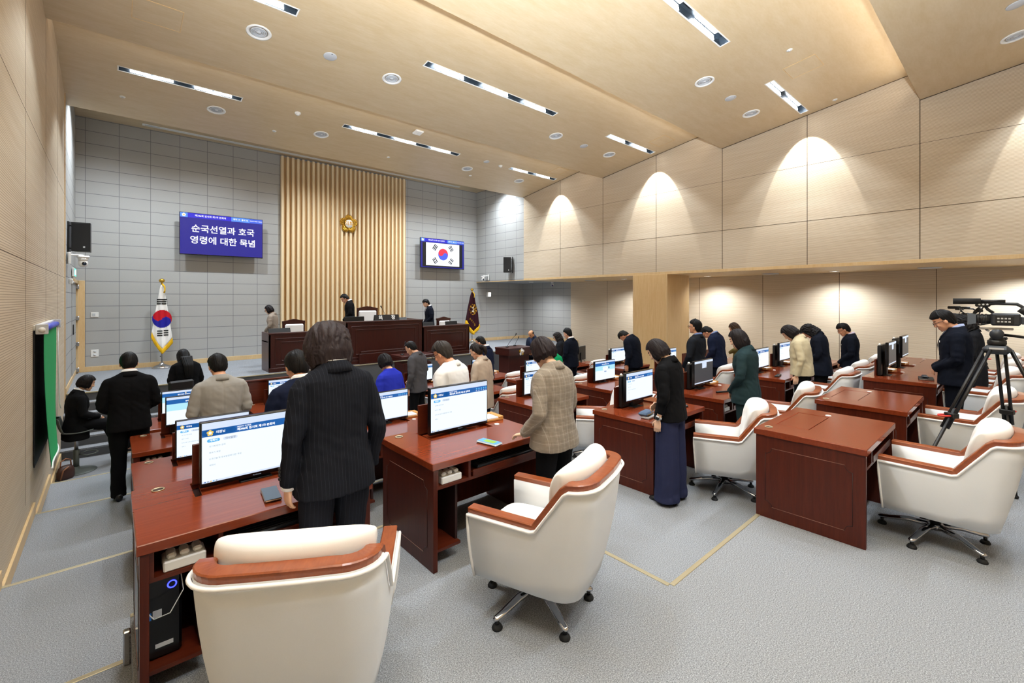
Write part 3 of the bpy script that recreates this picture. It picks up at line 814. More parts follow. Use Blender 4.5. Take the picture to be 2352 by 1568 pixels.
# ================================================================== monitors
def emblem(q, cx, cz, r, y, m, m2):
    for i in range(5):
        a = pi / 2 + 2 * pi * i / 5; q.poly([(cx + r * .62 * cos(a) + r * .42 * cos(b), y, cz + r * .62 * sin(a) + r * .42 * sin(b)) for b in [2 * pi * j / 10 for j in range(10)]], m)
    q.poly([(cx + r * .45 * cos(b), y - .0004, cz + r * .45 * sin(b)) for b in [2 * pi * j / 12 for j in range(12)]], m2)
def screen_ui(q, W, H, kind, z0):
    # screen lies in the xz plane at y = -.0205, width W, bottom at z0
    y = -.0205; e = .0006
    def r(u0, v0, u1, v1, m, l=1): q.poly([(W * (u0 - .5), y - e * l, z0 + H * v0), (W * (u1 - .5), y - e * l, z0 + H * v0), (W * (u1 - .5), y - e * l, z0 + H * v1), (W * (u0 - .5), y - e * l, z0 + H * v1)], m)
    def tx(s, u, v, size, m, l=3, al='LEFT', b=.01): q.text(s, size * H, m, Matrix.Translation((W * (u - .5), y - e * l, z0 + H * v)) @ Matrix.Rotation(pi / 2, 4, 'X'), b, al)
    def disc(u, v, rr, m, l=2): q.poly([(W * (u - .5) + rr * cos(b), y - e * l, z0 + H * v + rr * sin(b)) for b in [2 * pi * j / 16 for j in range(16)]], m)
    def pill(u0, u1, v, h, m, l=2):
        r(u0, v - h / 2, u1, v + h / 2, m, l); disc(u0, v, H * h / 2, m, l); disc(u1, v, H * h / 2, m, l)
    if kind == 'agenda':
        r(0, 0, 1, 1, S_WHITE); r(0, .89, 1, 1, S_TOP, 2); r(0, .77, 1, .89, S_BLUE, 2); r(0, 0, 1, .03, S_TOP, 2)
        pill(.03, .27, .83, .10, S_NAVY, 2); emblem(q, W * -.43, z0 + H * .83, H * .05, y - e * 4, S_GOLD, S_WHITE)
        tx('의원님', .12, .83, .05, S_TXT); tx('2025년도 의사일정', .31, .862, .028, S_TXT); tx('제346회 임시회 제1차 본회의', .31, .815, .05, S_TXT, b=.02)
        for i in range(5):
            disc(.80 + .045 * i, .842, H * .022, S_PILL, 3); tx('안건', .80 + .045 * i, .795, .022, S_TXT, al='CENTER')
        pill(.06, .14, .70, .055, S_PILL, 2); tx('개회식', .10, .70, .042, S_TXT, al='CENTER'); pill(.20, .30, .70, .05, S_TOP, 2); tx('의사일정', .25, .70, .042, S_GREY, al='CENTER')
        for i, s in enumerate(('국기에 대한 경례', '애국가 제창', '순국선열 및 호국영령에 대한 묵념', '개회사')): tx(s, .06, .60 - .105 * i, .034, S_GREY, al='LEFT', b=0)
        for i, mm in enumerate((S_BLUE, S_GREY, S_GOLD, S_PILL, S_GREY)): r(.02 + .025 * i, .008, .033 + .025 * i, .026, mm, 3)
        tx('오전 10:02', .95, .016, .02, S_GREY, al='CENTER', b=0)
    elif kind == 'login':
        r(0, 0, 1, 1, S_WHITE); r(0, .91, 1, 1, S_TOP, 2); r(0, .75, 1, .91, S_BLUE, 2); r(0, .50, 1, .75, S_CYAN, 2)
        emblem(q, 0, z0 + H * .88, H * .03, y - e * 4, S_GOLD, S_WHITE); tx('동작구의회 전자회의시스템', .5, .815, .055, S_TXT, al='CENTER', b=.02)
        pill(.42, .58, .60, .20, S_WHITE, 3); tx('의원님 환영합니다', .5, .62, .03, S_GREY, 5, 'CENTER', 0); r(.45, .40, .55, .455, S_BLUE, 4); tx('로그인', .5, .427, .04, S_TXT, 6, 'CENTER')
        disc(.68, .66, H * .03, S_NAVY, 4); r(.655, .53, .705, .62, S_NAVY, 4); r(.66, .50, .70, .56, S_TXT, 5); tx('자동로그인', .5, .33, .025, S_GREY, 5, 'CENTER', 0)
        for i, mm in enumerate((S_BLUE, S_GREY, S_GOLD, S_PILL)): r(.02 + .025 * i, .008, .033 + .025 * i, .026, mm, 3)
    elif kind == 'dark':
        r(0, 0, 1, 1, S_DARK); r(0, .9, 1, 1, S_TOP, 2); r(0, 0, 1, .05, S_TOP, 2); r(.40, .66, .64, .93, S_TOP, 3); tx('접속', .47, .86, .035, S_GREY, 5); r(.6, .69, .625, .72, S_NAVY, 4)
def make_monitor(kind, W, H, lab, raised, name='monitor'):
    t = thing(name, lab, 'monitor'); z0 = .012 + raised
    q = MB(); q.box(-W / 2 - .008, W / 2 + .008, -.02, .018, z0, z0 + H + .034, M_BLACKG, .004)
    q.box(-W * .32, W * .32, .018, .04, z0 + .06, z0 + H - .05, M_BLACK, .01)
    q.text('Redstone', .012, S_GREY, Matrix.Translation((0, -.0212, z0 + .012)) @ Matrix.Rotation(pi / 2, 4, 'X'), 0)
    ob('case', q, t)
    q = MB(); screen_ui(q, W - .004, H, kind, z0 + .026); ob('screen', q, t)
    q = MB(); q.box(-.055, .055, .04, .075, -.012, z0 + .2, M_BLACK, .004); q.box(-.09, .09, -.01, .085, -.016, -.004, M_BLACK, .003); ob('stand', q, t)
    if raised > .03:
        q = MB(); q.box(-W * .42, W * .42, .075, .118, .0, z0 + H - .02, M_BLACK, .004); ob('lift_column', q, t)
        q = MB(); q.ell((-W * .42 + .02, .095, z0 + H - .005), (.017, .017, .017), M_WHITE, 12, 8); ob('knob', q, t)
    return t
MON = {}
def monitor(k, kind, raised, lab, big=False, dx=.58, rz=0):
    x, y, z = DESKS[k][:3]; key = (kind, raised, big)
    loc = (x + dx, y + .555, z + DH - .004)
    if key not in MON:
        t = make_monitor(kind, .58 if big else .56, .352 if big else .315, lab, raised); MON[key] = t
        t.location = loc; t.rotation_euler = (0, 0, rz); t['group'] = 'desk monitors'
    else: t = dup(MON[key], loc, rz, lab)
monitor('A0', 'agenda', 0, 'largest lit monitor at the left foreground, partly covered by the pinstripe woman', True, .60)
monitor('B0', 'agenda', 0, 'lit monitor on the desk with the memo tray before the checked-jacket woman', True, .60)
monitor('A1', 'agenda', .01, 'lit monitor peeking out left of the big foreground monitor')
monitor('A2', 'login', .09, 'lit monitor with a cyan band in front of the grey blazer man, nearer of two', False, .60)
monitor('A3', 'login', .05, 'lit monitor with a cyan band, frontmost along the left aisle', False, .60)
monitor('B1', 'agenda', .01, 'lit monitor half hidden at the pinstripe woman\'s right arm', False, .62)
monitor('B3', 'agenda', .05, 'lit monitor in front of the navy-suit man by the wood partition', False, .60)
monitor('C0', 'agenda', .06, 'lit monitor in front of the woman in the black blazer')
monitor('C1', 'agenda', .01, 'lit monitor left of the checked jacket, lower of the twin monitors')
monitor('C3', 'agenda', .04, 'lit monitor edge seen right of the grey-jacket man')
monitor('D0', 'dark', .045, 'monitor with a dark grey screen and a pale pop-up, before the teal suit woman')
monitor('D1', 'login', .01, 'lit monitor with a cyan band right of the checked-jacket woman')
monitor('D2', 'agenda', .01, 'lit monitor left of the checked jacket, upper of the twin monitors')
monitor('D3', 'agenda', .01, 'monitor corner seen left of the navy-suit man behind the ponytailed woman')
monitor('E0', 'agenda', .06, 'raised lit monitor right behind the teal suit woman')
monitor('F0', 'agenda', .09, 'raised lit monitor left of the woman in the cream jacket')
monitor('E1', 'agenda', .06, 'lit monitor edge between the black blazer woman and the wood column')
monitor('E2', 'agenda', .045, 'lit monitor left of the stooping man by the wood column')
monitor('R3', 'dark', .13, 'raised greyish monitor, nearer of the two left of the man by the video camera')
monitor('R4', 'dark', .16, 'raised greyish monitor, farther of the two left of the man by the video camera')

# ------------------------------------------------ memo trays with paper
def memo(k, lab, lx=.985, ly=.665, rz=-.08, first=[None, None]):
    x, y, z = DESKS[k][:3]; loc = (x + lx, y + ly, z + DH + .0005)
    if first[0] is None:
        t = thing('memo_tray', lab, 'memo tray', loc, rz, 'wooden memo trays'); q = MB()
        q.box(-.125, .125, -.10, .10, 0, .018, M_TRAY, .003); q.box(-.125, .125, .06, .10, .018, .034, M_TRAY, .003); q.box(.075, .125, -.10, .06, .018, .034, M_TRAY, .003); q.box(-.125, -.112, -.10, -.03, .018, .034, M_TRAY, .002)
        ob('tray', q, t); first[0] = t
        q = MB(); q.box(-.105, .07, -.095, .055, 0, .012, M_PAPER, .001)
        first[1] = ob('note_pad', q, None, (loc[0], loc[1], loc[2] + .0185), rz, 'white note paper in the ' + lab, 'note paper', 'note papers')
    else:
        dup(first[0], loc, rz, lab)
        c = first[1].copy(); COL.objects.link(c); c.location = (loc[0], loc[1], loc[2] + .0185); c.rotation_euler = (0, 0, rz); c['label'] = 'white note paper in the ' + lab
for k, lab in (('B0', 'wooden memo tray right of the monitor by the checked-jacket woman'), ('B1', 'wooden memo tray just right of the pinstripe woman'), ('C3', 'wooden memo tray between grey-jacket and white-jacket men'),
               ('C2', 'wooden memo tray just right of the beige jacket'), ('D3', 'wooden memo tray before the emblem lectern'), ('D1', 'wooden memo tray right of the cyan login monitor'), ('D0', 'wooden memo tray right of the dark grey monitor'),
               ('E0', 'wooden memo tray right of the teal suit woman'), ('F0', 'wooden memo tray left of the cream jacket'), ('E2', 'wooden memo tray left of the stooping man by the column'), ('G1', 'wooden memo tray between navy-jacket man and olive woman'),
               ('R3', 'wooden memo tray by the nearer grey raised monitor'), ('R4', 'wooden memo tray by the farther grey raised monitor')):
    memo(k, lab)

# ------------------------------------------------ socket boxes in the cubbies
def sockets(k, lab, first=[None]):
    x, y, z = DESKS[k][:3]; loc = (x + .185, y + .06, z + DH - .05 - .13)
    if first[0] is None:
        t = thing('power_outlet_box', lab, 'outlet box', loc, 0, 'desk outlet boxes'); q = MB(); q.box(-.085, .085, -.02, .10, 0, .05, M_WHITE, .006); ob('box', q, t)
        for i in (-1, 0, 1):
            q = MB(); q.box(i * .052 - .019, i * .052 + .019, .0, .075, .05, .075, M_WHITE, .008); ob('socket', q, t)
        first[0] = t
    else: dup(first[0], loc, 0, lab)
sockets('A0', 'white three-socket outlet box in the cubby of the foreground desk')
sockets('B0', 'white three-socket outlet box in the cubby of the checked-jacket woman\'s desk')
sockets('A2', 'white three-socket outlet box in the desk left of the grey blazer man')
sockets('D0', 'white three-socket outlet box in the teal suit woman\'s desk')
def keyboard(k, lab):
    x, y, z = DESKS[k][:3]; t = thing('keyboard', lab, 'keyboard', (x + .72, y + .13, z + DH - .05 - .10), 0, 'desk keyboards')
    q = MB(); q.box(-.3, .3, -.085, .085, 0, .03, mk('keyboard_grey', '22262c', .4), .008); ob('case', q, t)
    q = MB(); kb = mk('keycap', '16181c', .5)
    for r_ in range(5): q.box(-.285, .285, -.07 + .029 * r_, -.046 + .029 * r_, .03, .034, kb, .002)
    ob('keys', q, t)
keyboard('A0', 'black keyboard in the pull-out tray of the foreground desk')
keyboard('B0', 'black keyboard in the pull-out tray before the checked-jacket woman')
# ------------------------------------------------ things on desks
def dpos(k, lx, ly): x, y, z = DESKS[k][:3]; return (x + lx, y + ly, z + DH + .0005)
t = thing('smartphone', 'dark phone with a bronze edge lying on the foreground desk', 'phone', dpos('A0', .595, .18), radians(-6))
q = MB(); q.box(-.043, .043, -.10, .10, .002, .016, mk('phone_bronze', '7a5c46', .3, .8), .006); ob('body', q, t)
q = MB(); q.box(-.040, .040, -.097, .097, .016, .0175, mk('phone_glass', '27384a', .08), .001); ob('glass', q, t)
q = MB(); q.box(-.012, .012, -.1008, -.0995, .006, .011, M_BLACK); ob('port', q, t)
t = thing('smartphone', 'phone in a clear case with a blue and green screen beside the checked-jacket woman', 'phone', dpos('B0', .565, .095), radians(12))
q = MB(); q.box(-.045, .045, -.10, .10, .001, .017, mk('clear_case', 'b9c3c8', .15), .008); ob('case', q, t)
q = MB(); q.poly([(-.038, -.092, .0178), (.038, -.092, .0178), (.038, .092, .0178), (-.038, .092, .0178)], screen('phone_blue', '58aee8', .9)); q.poly([(-.026, -.06, .0183), (.026, -.06, .0183), (.026, .045, .0183), (-.026, .045, .0183)], screen('phone_green', '9ccb3a', .9)); ob('screen', q, t)
t = thing('wallet', 'blue zip wallet on a white phone case before the black blazer woman', 'wallet', (4.33, 2.70, .64 + DH + .0255), radians(10))
q = MB(); q.box(-.10, .10, -.055, .055, 0, .04, cloth('wallet_blue', '52657f', .1, .6), .016); ob('body', q, t)
q = MB(); q.tube([(-.1, -.056, .02), (.1, -.056, .02), (.1005, .05, .02)], .003, M_GOLD, 6); ob('zip', q, t)
t = thing('phone_case', 'white folding phone case under the blue wallet', 'phone case', (4.345, 2.67, .64 + DH + .0005), radians(4))
q = MB(); q.box(-.10, .10, -.05, .05, 0, .025, M_GREYP, .006); ob('cover', q, t)
q = MB(); q.tube([(.1, .0, .012), (.13, -.02, .008), (.15, -.06, .004), (.14, -.09, .004)], .003, M_WHITE, 6); ob('wrist_strap', q, t)
t = thing('computer_mouse', 'black computer mouse on the desk right of the navy trousers', 'mouse', dpos('C0', .93, .16), radians(-10))
q = MB(); q.ell((0, 0, .014), (.032, .055, .02), M_BLACK); ob('body', q, t); q = MB(); q.box(-.004, .004, .015, .04, .031, .036, M_GREYP, .002); ob('wheel', q, t)
def folio(k, lx, ly, rz, lab):
    t = thing('folder', lab, 'folder', dpos(k, lx, ly), rz); q = MB(); q.box(-.13, .13, -.08, .08, 0, .008, M_BLACK, .002); ob('cover', q, t); q = MB(); q.box(-.126, .126, -.076, .076, .008, .013, M_PAPER); ob('pages', q, t); q = MB(); q.box(-.13, .13, -.08, .08, .013, .02, M_BLACK, .002); ob('flap', q, t)
    return t
folio('R3', .42, .15, radians(8), 'dark folder with pale page edges on the desk before the man at the video camera')
t = thing('eyeglass_case', 'dark rounded glasses case on the folder by the man at the video camera', 'glasses case', (8.50, .90, .80 + DH + .0215), .2)
q = MB(); q.box(-.08, .08, -.035, .035, 0, .03, mk('case_slate', '30353b', .5), .014); ob('shell', q, t); q = MB(); q.box(-.078, .078, -.0355, -.034, .013, .016, M_BLACK); ob('seam', q, t)
t = thing('wireless_microphone', 'long black handheld device lying on the teal suit woman\'s desk', 'microphone', dpos('D0', .46, .2), radians(-25))
q = MB(); q.tube([(-.12, 0, .014), (.09, 0, .014)], .013, M_BLACK, 10); ob('body', q, t); q = MB(); q.tube([(.09, 0, .014), (.13, 0, .014)], [.014, .016], mk('dark_grey', '2c2d30', .5), 10); ob('head', q, t)
t = thing('pen_case', 'black pen case on the desk before the cream-jacket woman', 'pen case', dpos('E0', .30, .2), radians(8))
q = MB(); q.box(-.13, .13, -.03, .03, 0, .022, M_BLACK, .006); ob('body', q, t); q = MB(); q.tube([(-.12, -.025, .024), (.12, -.02, .024)], .003, M_STEEL, 6); ob('pen', q, t)
# ------------------------------------------------ computer under the foreground desk
t = thing('computer_tower', 'black desktop computer with a glowing blue ring under the foreground desk', 'computer', (.175, 2.78, .80 + .121))
q = MB(); q.box(-.085, .085, 0, .36, 0, .40, M_BLACKG, .012); ob('case', q, t)
q = MB(); bl = mk('blue_led', '2020ff', .4, emit='3038ff', estr=4); q.tube([(.045 + .017 * cos(a), -.003, .345 + .017 * sin(a)) for a in [2 * pi * i / 20 for i in range(21)]], .003, bl, 6, False); ob('power_ring', q, t)
q = MB(); q.box(-.07, -.035, -.002, .001, .20, .235, mk('sticker_blue', '2f78c8', .5)); q.box(-.03, .005, -.002, .001, .205, .24, M_GREYP); ob('sticker', q, t)
q = MB(); q.box(-.02, .05, -.002, .001, .055, .075, M_GREYP); ob('serial_label', q, t)
q = MB(); q.tube([(-.06, -.005, .33), (-.065, -.05, .29), (-.03, -.09, .25), (.03, -.10, .26), (.085, -.06, .33), (.075, -.03, .42), (.11, -.02, .445)], .0025, M_GREYP, 6); ob('usb_cable', q, t)
# ================================================================== front wall things
def wall_tv(name_label, x0, x1, z0, z1, kind):
    yf = YF - .26; W, H = x1 - x0, z1 - z0
    t = thing('television', name_label, 'television', ((x0 + x1) / 2, yf, z0))
    q = MB(); q.box(-W / 2, W / 2, 0, .05, 0, H, M_BLACKG, .006); ob('case', q, t)
    q = MB(); q.box(-.3, .3, .05, .09, H * .25, H * .75, M_BLACK, .006); q.box(-.1, .1, .09, .255, H * .35, H * .65, M_BLACK, .006); q.box(-.28, .28, .23, .256, H * .28, H * .72, M_BLACK, .004); ob('wall_bracket', q, t)
    q = MB(); b = .012; sw, sh = W - 2 * b, H - 2 * b - .01
    def r(u0, v0, u1, v1, m, l=1): y = -.001 - .0012 * l; q.poly([(sw * (u0 - .5), y, b + .01 + sh * v0), (sw * (u1 - .5), y, b + .01 + sh * v0), (sw * (u1 - .5), y, b + .01 + sh * v1), (sw * (u0 - .5), y, b + .01 + sh * v1)], m)
    def tx(s, u, v, size, m=S_TXT, l=4, bold=.008, al='CENTER'): q.text(s, size * sh, m, Matrix.Translation((sw * (u - .5), -.001 - .0012 * l, b + .01 + sh * v)) @ Matrix.Rotation(pi / 2, 4, 'X'), bold, al)
    r(0, 0, 1, 1, S_TV); r(0, .89, 1, 1, S_TVB, 2); r(0, .89, .085, 1, S_TVL, 3); r(.60, .89, .83, 1, S_TVL, 3); r(.83, .89, 1, 1, screen('tv_bar_mid', '3f62d8', .9), 3)
    emblem(q, sw * -.4575, b + .01 + sh * .945, sh * .042, -.0075, S_TXT, S_GOLD)
    tx('제346회 임시회 제1차 본회의', .35, .945, .055); tx('재적 17', .665, .945, .05); tx('출석 16', .77, .945, .05); tx('2025년 04월 11일(금)', .915, .945, .032)
    if kind == 'text':
        tx('순국선열과 호국', .51, .62, .205, bold=.012); tx('영령에 대한 묵념', .51, .34, .205, bold=.012)
    else:
        r(.04, .03, .96, .86, S_TVK, 2)
        r(.115, .075, .885, .86, S_TVW, 3)
        R_ = sh * .205; cx, cz = sw * .0, b + .01 + sh * .475; y = -.0085
        a0 = radians(-26)
        def P(rr, a): return (cx + rr * cos(a + a0), y, cz + rr * sin(a + a0))
        red = [P(R_, pi * i / 24) for i in range(25)] + [(P(R_ / 2, 0)[0] * 0 + cx - cos(a0) * R_ / 2 + R_ / 2 * cos(a + a0), y, cz - sin(a0) * R_ / 2 + R_ / 2 * sin(a + a0)) for a in [pi + pi * i / 16 for i in range(1, 17)]] + [(cx + cos(a0) * R_ / 2 + R_ / 2 * cos(a + a0), y, cz + sin(a0) * R_ / 2 + R_ / 2 * sin(a + a0)) for a in [pi - pi * i / 16 for i in range(1, 16)]]
        q.poly([(cx + R_ * cos(a), y + .001, cz + R_ * sin(a)) for a in [2 * pi * i / 48 for i in range(48)]], S_TVU)
        q.poly([P(R_, pi * i / 24) for i in range(25)], S_TVR)
        q.poly([(cx - cos(a0) * R_ / 2 + R_ / 2 * cos(a), y - .0008, cz - sin(a0) * R_ / 2 + R_ / 2 * sin(a)) for a in [2 * pi * i / 32 for i in range(32)]], S_TVR)
        q.poly([(cx + cos(a0) * R_ / 2 + R_ / 2 * cos(a), y - .0012, cz + sin(a0) * R_ / 2 + R_ / 2 * sin(a)) for a in [2 * pi * i / 32 for i in range(32)]], S_TVU)
        for (sx, sz), pat in (((-1, 1), (1, 1, 1)), ((1, 1), (0, 1, 0)), ((-1, -1), (1, 0, 1)), ((1, -1), (0, 0, 0))):
            px, pz = cx + sx * R_ * 1.62, cz + sz * R_ * 1.12
            ang = math.atan2(sz * 1.12, sx * 1.62)
            for i in range(3):
                o = (i - 1) * R_ * .26
                bx, bz = px + o * cos(ang) * sx * sx, pz + o * sin(ang)
                segs = [(-.5, .5)] if pat[i] else [(-.5, -.06), (.06, .5)]
                for s0, s1 in segs:
                    L = R_ * .98; hw = R_ * .082; d = V((-sin(ang), 0, cos(ang))); e = V((cos(ang), 0, sin(ang))); c = V((bx, y, bz))
                    q.poly([c + d * L * s0 - e * hw, c + d * L * s1 - e * hw, c + d * L * s1 + e * hw, c + d * L * s0 + e * hw], S_TVD)
    ob('screen', q, t)
wall_tv('wall television showing white Korean text on dark blue, left of the slats', 1.30, 3.24, 3.83, 4.94, 'text')
wall_tv('wall television showing the South Korean flag, right of the slats', 8.38, 10.32, 3.81, 4.91, 'flag')

t = thing('council_emblem', 'gold flower-shaped emblem with a white centre on the slatted panel', 'emblem', (5.79, YF - .137, 5.12))
MX = Matrix.Rotation(pi / 2, 4, 'X')
q = MB()
def er(a): return .225 + .085 * abs(cos(2.5 * (a - pi / 2))) ** .8
q.prism([(er(2 * pi * i / 120) * .93 * cos(2 * pi * i / 120), er(2 * pi * i / 120) * .93 * sin(2 * pi * i / 120)) for i in range(120)], .0, .02, M_GOLD, MX)
for i in range(40):
    a = pi / 2 + 2 * pi * i / 40; r1 = er(a); w_ = .019
    q.tube([MX @ V((.12 * cos(a), .12 * sin(a), .028)), MX @ V((r1 * .8 * cos(a), r1 * .8 * sin(a), .034)), MX @ V((r1 * cos(a), r1 * sin(a), .018))], [.008, w_, .012], M_GOLD, 8)
ob('petals', q, t)
q = MB(); q.cyl((0, -.03, 0), (0, -.05, 0), .135, .13, M_WHITE, 40); q.tube([(.137 * cos(a), -.045, .137 * sin(a)) for a in [2 * pi * i / 40 for i in range(41)]], .009, M_GOLD, 6, False)
q.text('의회', .15, M_GOLD, Matrix.Translation((0, -.052, 0)) @ MX, .02); ob('centre_disc', q, t)

# ------------------------------------------------------------ flags
M_FLAGW = cloth('flag_white', 'f4f2ee', .03, .7, 500); M_FR = cloth('flag_red', 'c8202c', .08, .7, 500); M_FB = cloth('flag_blue', '2a2a9c', .08, .7, 500); M_FK = mk('flag_black', '0b0b0c', .8)
M_FM = cloth('flag_maroon', '321019', .1, .75, 500)
def flag(label, loc, H, W, mcloth, kind):
    t = thing('flag_on_stand', label, 'flag', loc)
    q = MB(); q.lathe([(.001, 0), (.20, .0), (.205, .02), (.17, .05), (.09, .085), (.05, .10), (.045, .13), (.025, .14)], M_CHROME, 32); ob('stand_base', q, t)
    q = MB(); q.cyl((0, 0, .12), (0, 0, H - .12), .016, .014, M_STEEL, 12); q.ell((-.03, -.02, .30), (.012, .012, .012), M_BLACK, 8, 6); ob('pole', q, t)
    q = MB(); q.lathe([(.0, H - .13), (.025, H - .125), (.015, H - .10), (.055, H - .07), (.065, H - .04), (.05, H - .01), (.015, H + .005), (.001, H + .012)], M_GOLD, 16); ob('finial', q, t)
    zt = H - .15; zb = .36
    def half(z, s):
        f = max(0, min(1, (zt - z) / (zt - zb))); return .02 + W * (f ** .85) * (1.0 if s < 0 else .92)
    def zbot(u): return zb + (.42 if u < 0 else .27) * abs(u) ** 1.1
    def yf(x, z):
        f = (zt - z) / (zt - zb); return -.045 - .055 * f - .028 * f * sin(x * 26 + 1.3 + z * 1.2) - .012 * sin(x * 55 + z * 2)
    NU, NVv = 33, 28
    def bits(z0f, z1f, m, ncell, yo=0):
        G = []
        for i in range(NU):
            u = -1 + 2 * i / (NU - 1); row = []
            for k in range(ncell + 1):
                f = z0f(u) + (z1f(u) - z0f(u)) * k / ncell; z = f
                x = u * half(z, u); row.append((x, yf(x, z) + yo, z))
            G.append(row)
        B = [[(p[0], .03 + (p[1] + .045) * .25, p[2]) for p in r[::-1]] for r in G]
        q.loft([a + b for a, b in zip(G, B)], m, True, True, True)
    fr = .13
    q = MB(); bits(lambda u: zt, lambda u: zbot(u) + fr, mcloth, NVv)
    def mark(poly, m, off=.004):
        q.poly([(x, yf(x, z) - off, z) for x, z in poly], m)
    def dense(x0, x1, z0, z1, m, off=.004):
        n_ = 6
        for i in range(n_):
            a, b = x0 + (x1 - x0) * i / n_, x0 + (x1 - x0) * (i + 1) / n_; mark([(a, z0), (b, z0), (b, z1), (a, z1)], m, off)
    if kind == 'taeguk':
        cz = 1.24; R_ = .222
        for k in range(24):
            z0, z1 = cz - R_ + 2 * R_ * k / 24, cz - R_ + 2 * R_ * (k + 1) / 24; zm = (z0 + z1) / 2; hw = sqrt(max(R_ * R_ - (zm - cz) ** 2, 0)) * .88
            for i in range(24):
                a, b = -hw + 2 * hw * i / 24, -hw + 2 * hw * (i + 1) / 24; xm = (a + b) / 2
                xa, za = xm / .88, zm - cz; uu, vv = xa * .82 - za * .57, xa * .57 + za * .82
                c1 = (uu + R_ / 2) ** 2 + vv ** 2 < R_ * R_ / 4; c2 = (uu - R_ / 2) ** 2 + vv ** 2 < R_ * R_ / 4
                red = c1 or (vv > 0 and not c2)
                mark([(a, z0), (b, z0), (b, z1), (a, z1)], M_FR if red else M_FB)
        for i in range(3): dense(-.105, .105, 1.60 + .052 * i, 1.632 + .052 * i, M_FK)
        for i in range(3):
            dense(-.10, .005, .81 + .055 * i, .842 + .055 * i, M_FK); dense(.03, .125, .815 + .055 * i, .847 + .055 * i, M_FK)
    else:
        cz = 1.33
        for rr, hh, mm, off in ((.20, 8, M_GOLD, .004), (.155, 8, M_FM, .006), (.115, 8, M_GOLD, .008), (.095, 8, M_FLAGW, .010)):
            pts = [(cos(a) * rr * (1 + .10 * abs(sin(4.5 * a))) * .8, cz + sin(a) * rr * (1 + .10 * abs(sin(4.5 * a)))) for a in [2 * pi * i / 72 for i in range(72)]]
            for i in range(72): mark([(0, cz), pts[i], pts[(i + 1) % 72]], mm, off)
        for i in range(9):
            a = 2 * pi * i / 9; 
            pts = [(cos(a) * .172 * .8 + .026 * cos(b), cz + sin(a) * .172 + .026 * sin(b)) for b in [2 * pi * j / 8 for j in range(8)]]; mark(pts, M_FM, .012)
            pts = [(cos(a) * .172 * .8 + .012 * cos(b), cz + sin(a) * .172 + .012 * sin(b)) for b in [2 * pi * j / 8 for j in range(8)]]; mark(pts, M_GOLD, .014)
        q.text('의회', .08, M_GOLD, Matrix.Translation((0, yf(0, cz) - .03, cz)) @ MX, .01)
        for i, ch in enumerate('동작구의회'):
            x = -.15 + .055 * i; z = .96 - .062 * i; q.text(ch, .085, M_GOLD, Matrix.Translation((x, yf(x, z) - .02, z)) @ MX @ Matrix.Rotation(radians(-25), 4, 'Z'), .01)
    ob('cloth', q, t)
    q = MB(); bits(lambda u: zbot(u) + fr, lambda u: zbot(u), M_GOLDF, 3, -.004)
    ob('fringe', q, t)
    q = MB(); q.tube([(.01, -.03, zt + .02), (.05, -.07, zt - .04), (.055, -.08, zt - .14), (.04, -.075, zt - .2)], [.02, .018, .014, .02], M_GOLDF, 8); ob('tassel', q, t)
    return t
flag('South Korean national flag with gold fringe on a chrome stand, left on the stage', (.93, 14.35, STAGE), 2.24, .25, M_FLAGW, 'taeguk')
f2 = flag('dark maroon council flag with a gold emblem on a stand, right of the rostrum', (10.45, 14.15, STAGE), 2.14, .40, M_FM, 'council')

# ------------------------------------------------------------ rostrum
t = thing('rostrum', 'long dark mahogany rostrum with a raised centre on the stage', 'rostrum', (0, 11.72, STAGE))
def rost(name, x0, x1, depth, h):
    q = MB()
    q.box(x0, x1, 0, .04, 0, h, M_ROST, .004); q.box(x0, x0 + .04, 0, depth, 0, h, M_ROST, .004); q.box(x1 - .04, x1, 0, depth, 0, h, M_ROST, .004)
    q.box(x0 - .01, x1 + .01, -.015, .16, h - .045, h, M_ROST, .006)
    q.box(x0, x1, .10, depth, h - .23, h - .20, M_ROST, .003)
    q.box(x0, x1, -.012, .0, 0, .10, M_ROST, .006)
    for (a, b, c, d, pr) in ((x0 + .14, x1 - .14, .17, h - .14, .016), (x0 + .26, x1 - .26, .26, h - .23, .012)):
        for zz in (c, d): q.box(a, b, -pr, 0, zz - .012, zz + .012, M_ROST, .008)
        for xx in (a, b): q.box(xx - .012, xx + .012, -pr, 0, c, d, M_ROST, .008)
    return ob(name, q, t)
rost('wing', 2.75, 4.58, .69, .93); rost('wing', 6.86, 8.55, .69, .93); rost('centre_desk', 4.58, 6.86, 1.0, 1.14)
q = MB(); q.box(4.9, 6.6, -.10, -.012, 0, .28, M_ROST, .01); q.box(4.95, 6.55, -.07, -.01, .28, .34, M_ROST, .01); ob('front_ledge', q, t)
M_CAMD0 = mk('monitor_back', '0b0b0c', .6)
def flatmon(loc, rz, w_, lab, tilt=65):
    t = thing('rostrum_monitor', lab, 'monitor', loc, rz, 'rostrum monitors'); t.rotation_euler = (radians(-tilt), 0, rz)
    q = MB(); q.box(-w_ / 2, w_ / 2, -.015, .015, 0, .30, M_CAMD0, .005); ob('case', q, t)
    q = MB(); q.box(-.05, .05, .015, .05, .0, .12, M_BLACKG, .004); ob('stand', q, t)
flatmon((3.1, 12.10, STAGE + .735), 0, .5, 'low black monitor on the left rostrum wing before the woman in taupe', 25)
flatmon((4.22, 12.10, STAGE + .735), 0, .4, 'low black monitor on the rostrum wing just left of the raised centre', 5)
flatmon((4.98, 12.15, STAGE + .95), 0, .55, 'black monitor back in front of the chairman on the raised centre', 5)
flatmon((6.45, 12.20, STAGE + .95), 0, .45, 'low black monitor right of the name block on the raised centre', 40)
flatmon((7.25, 12.10, STAGE + .735), 0, .5, 'low black monitor on the right wing before the standing clerk', 20)
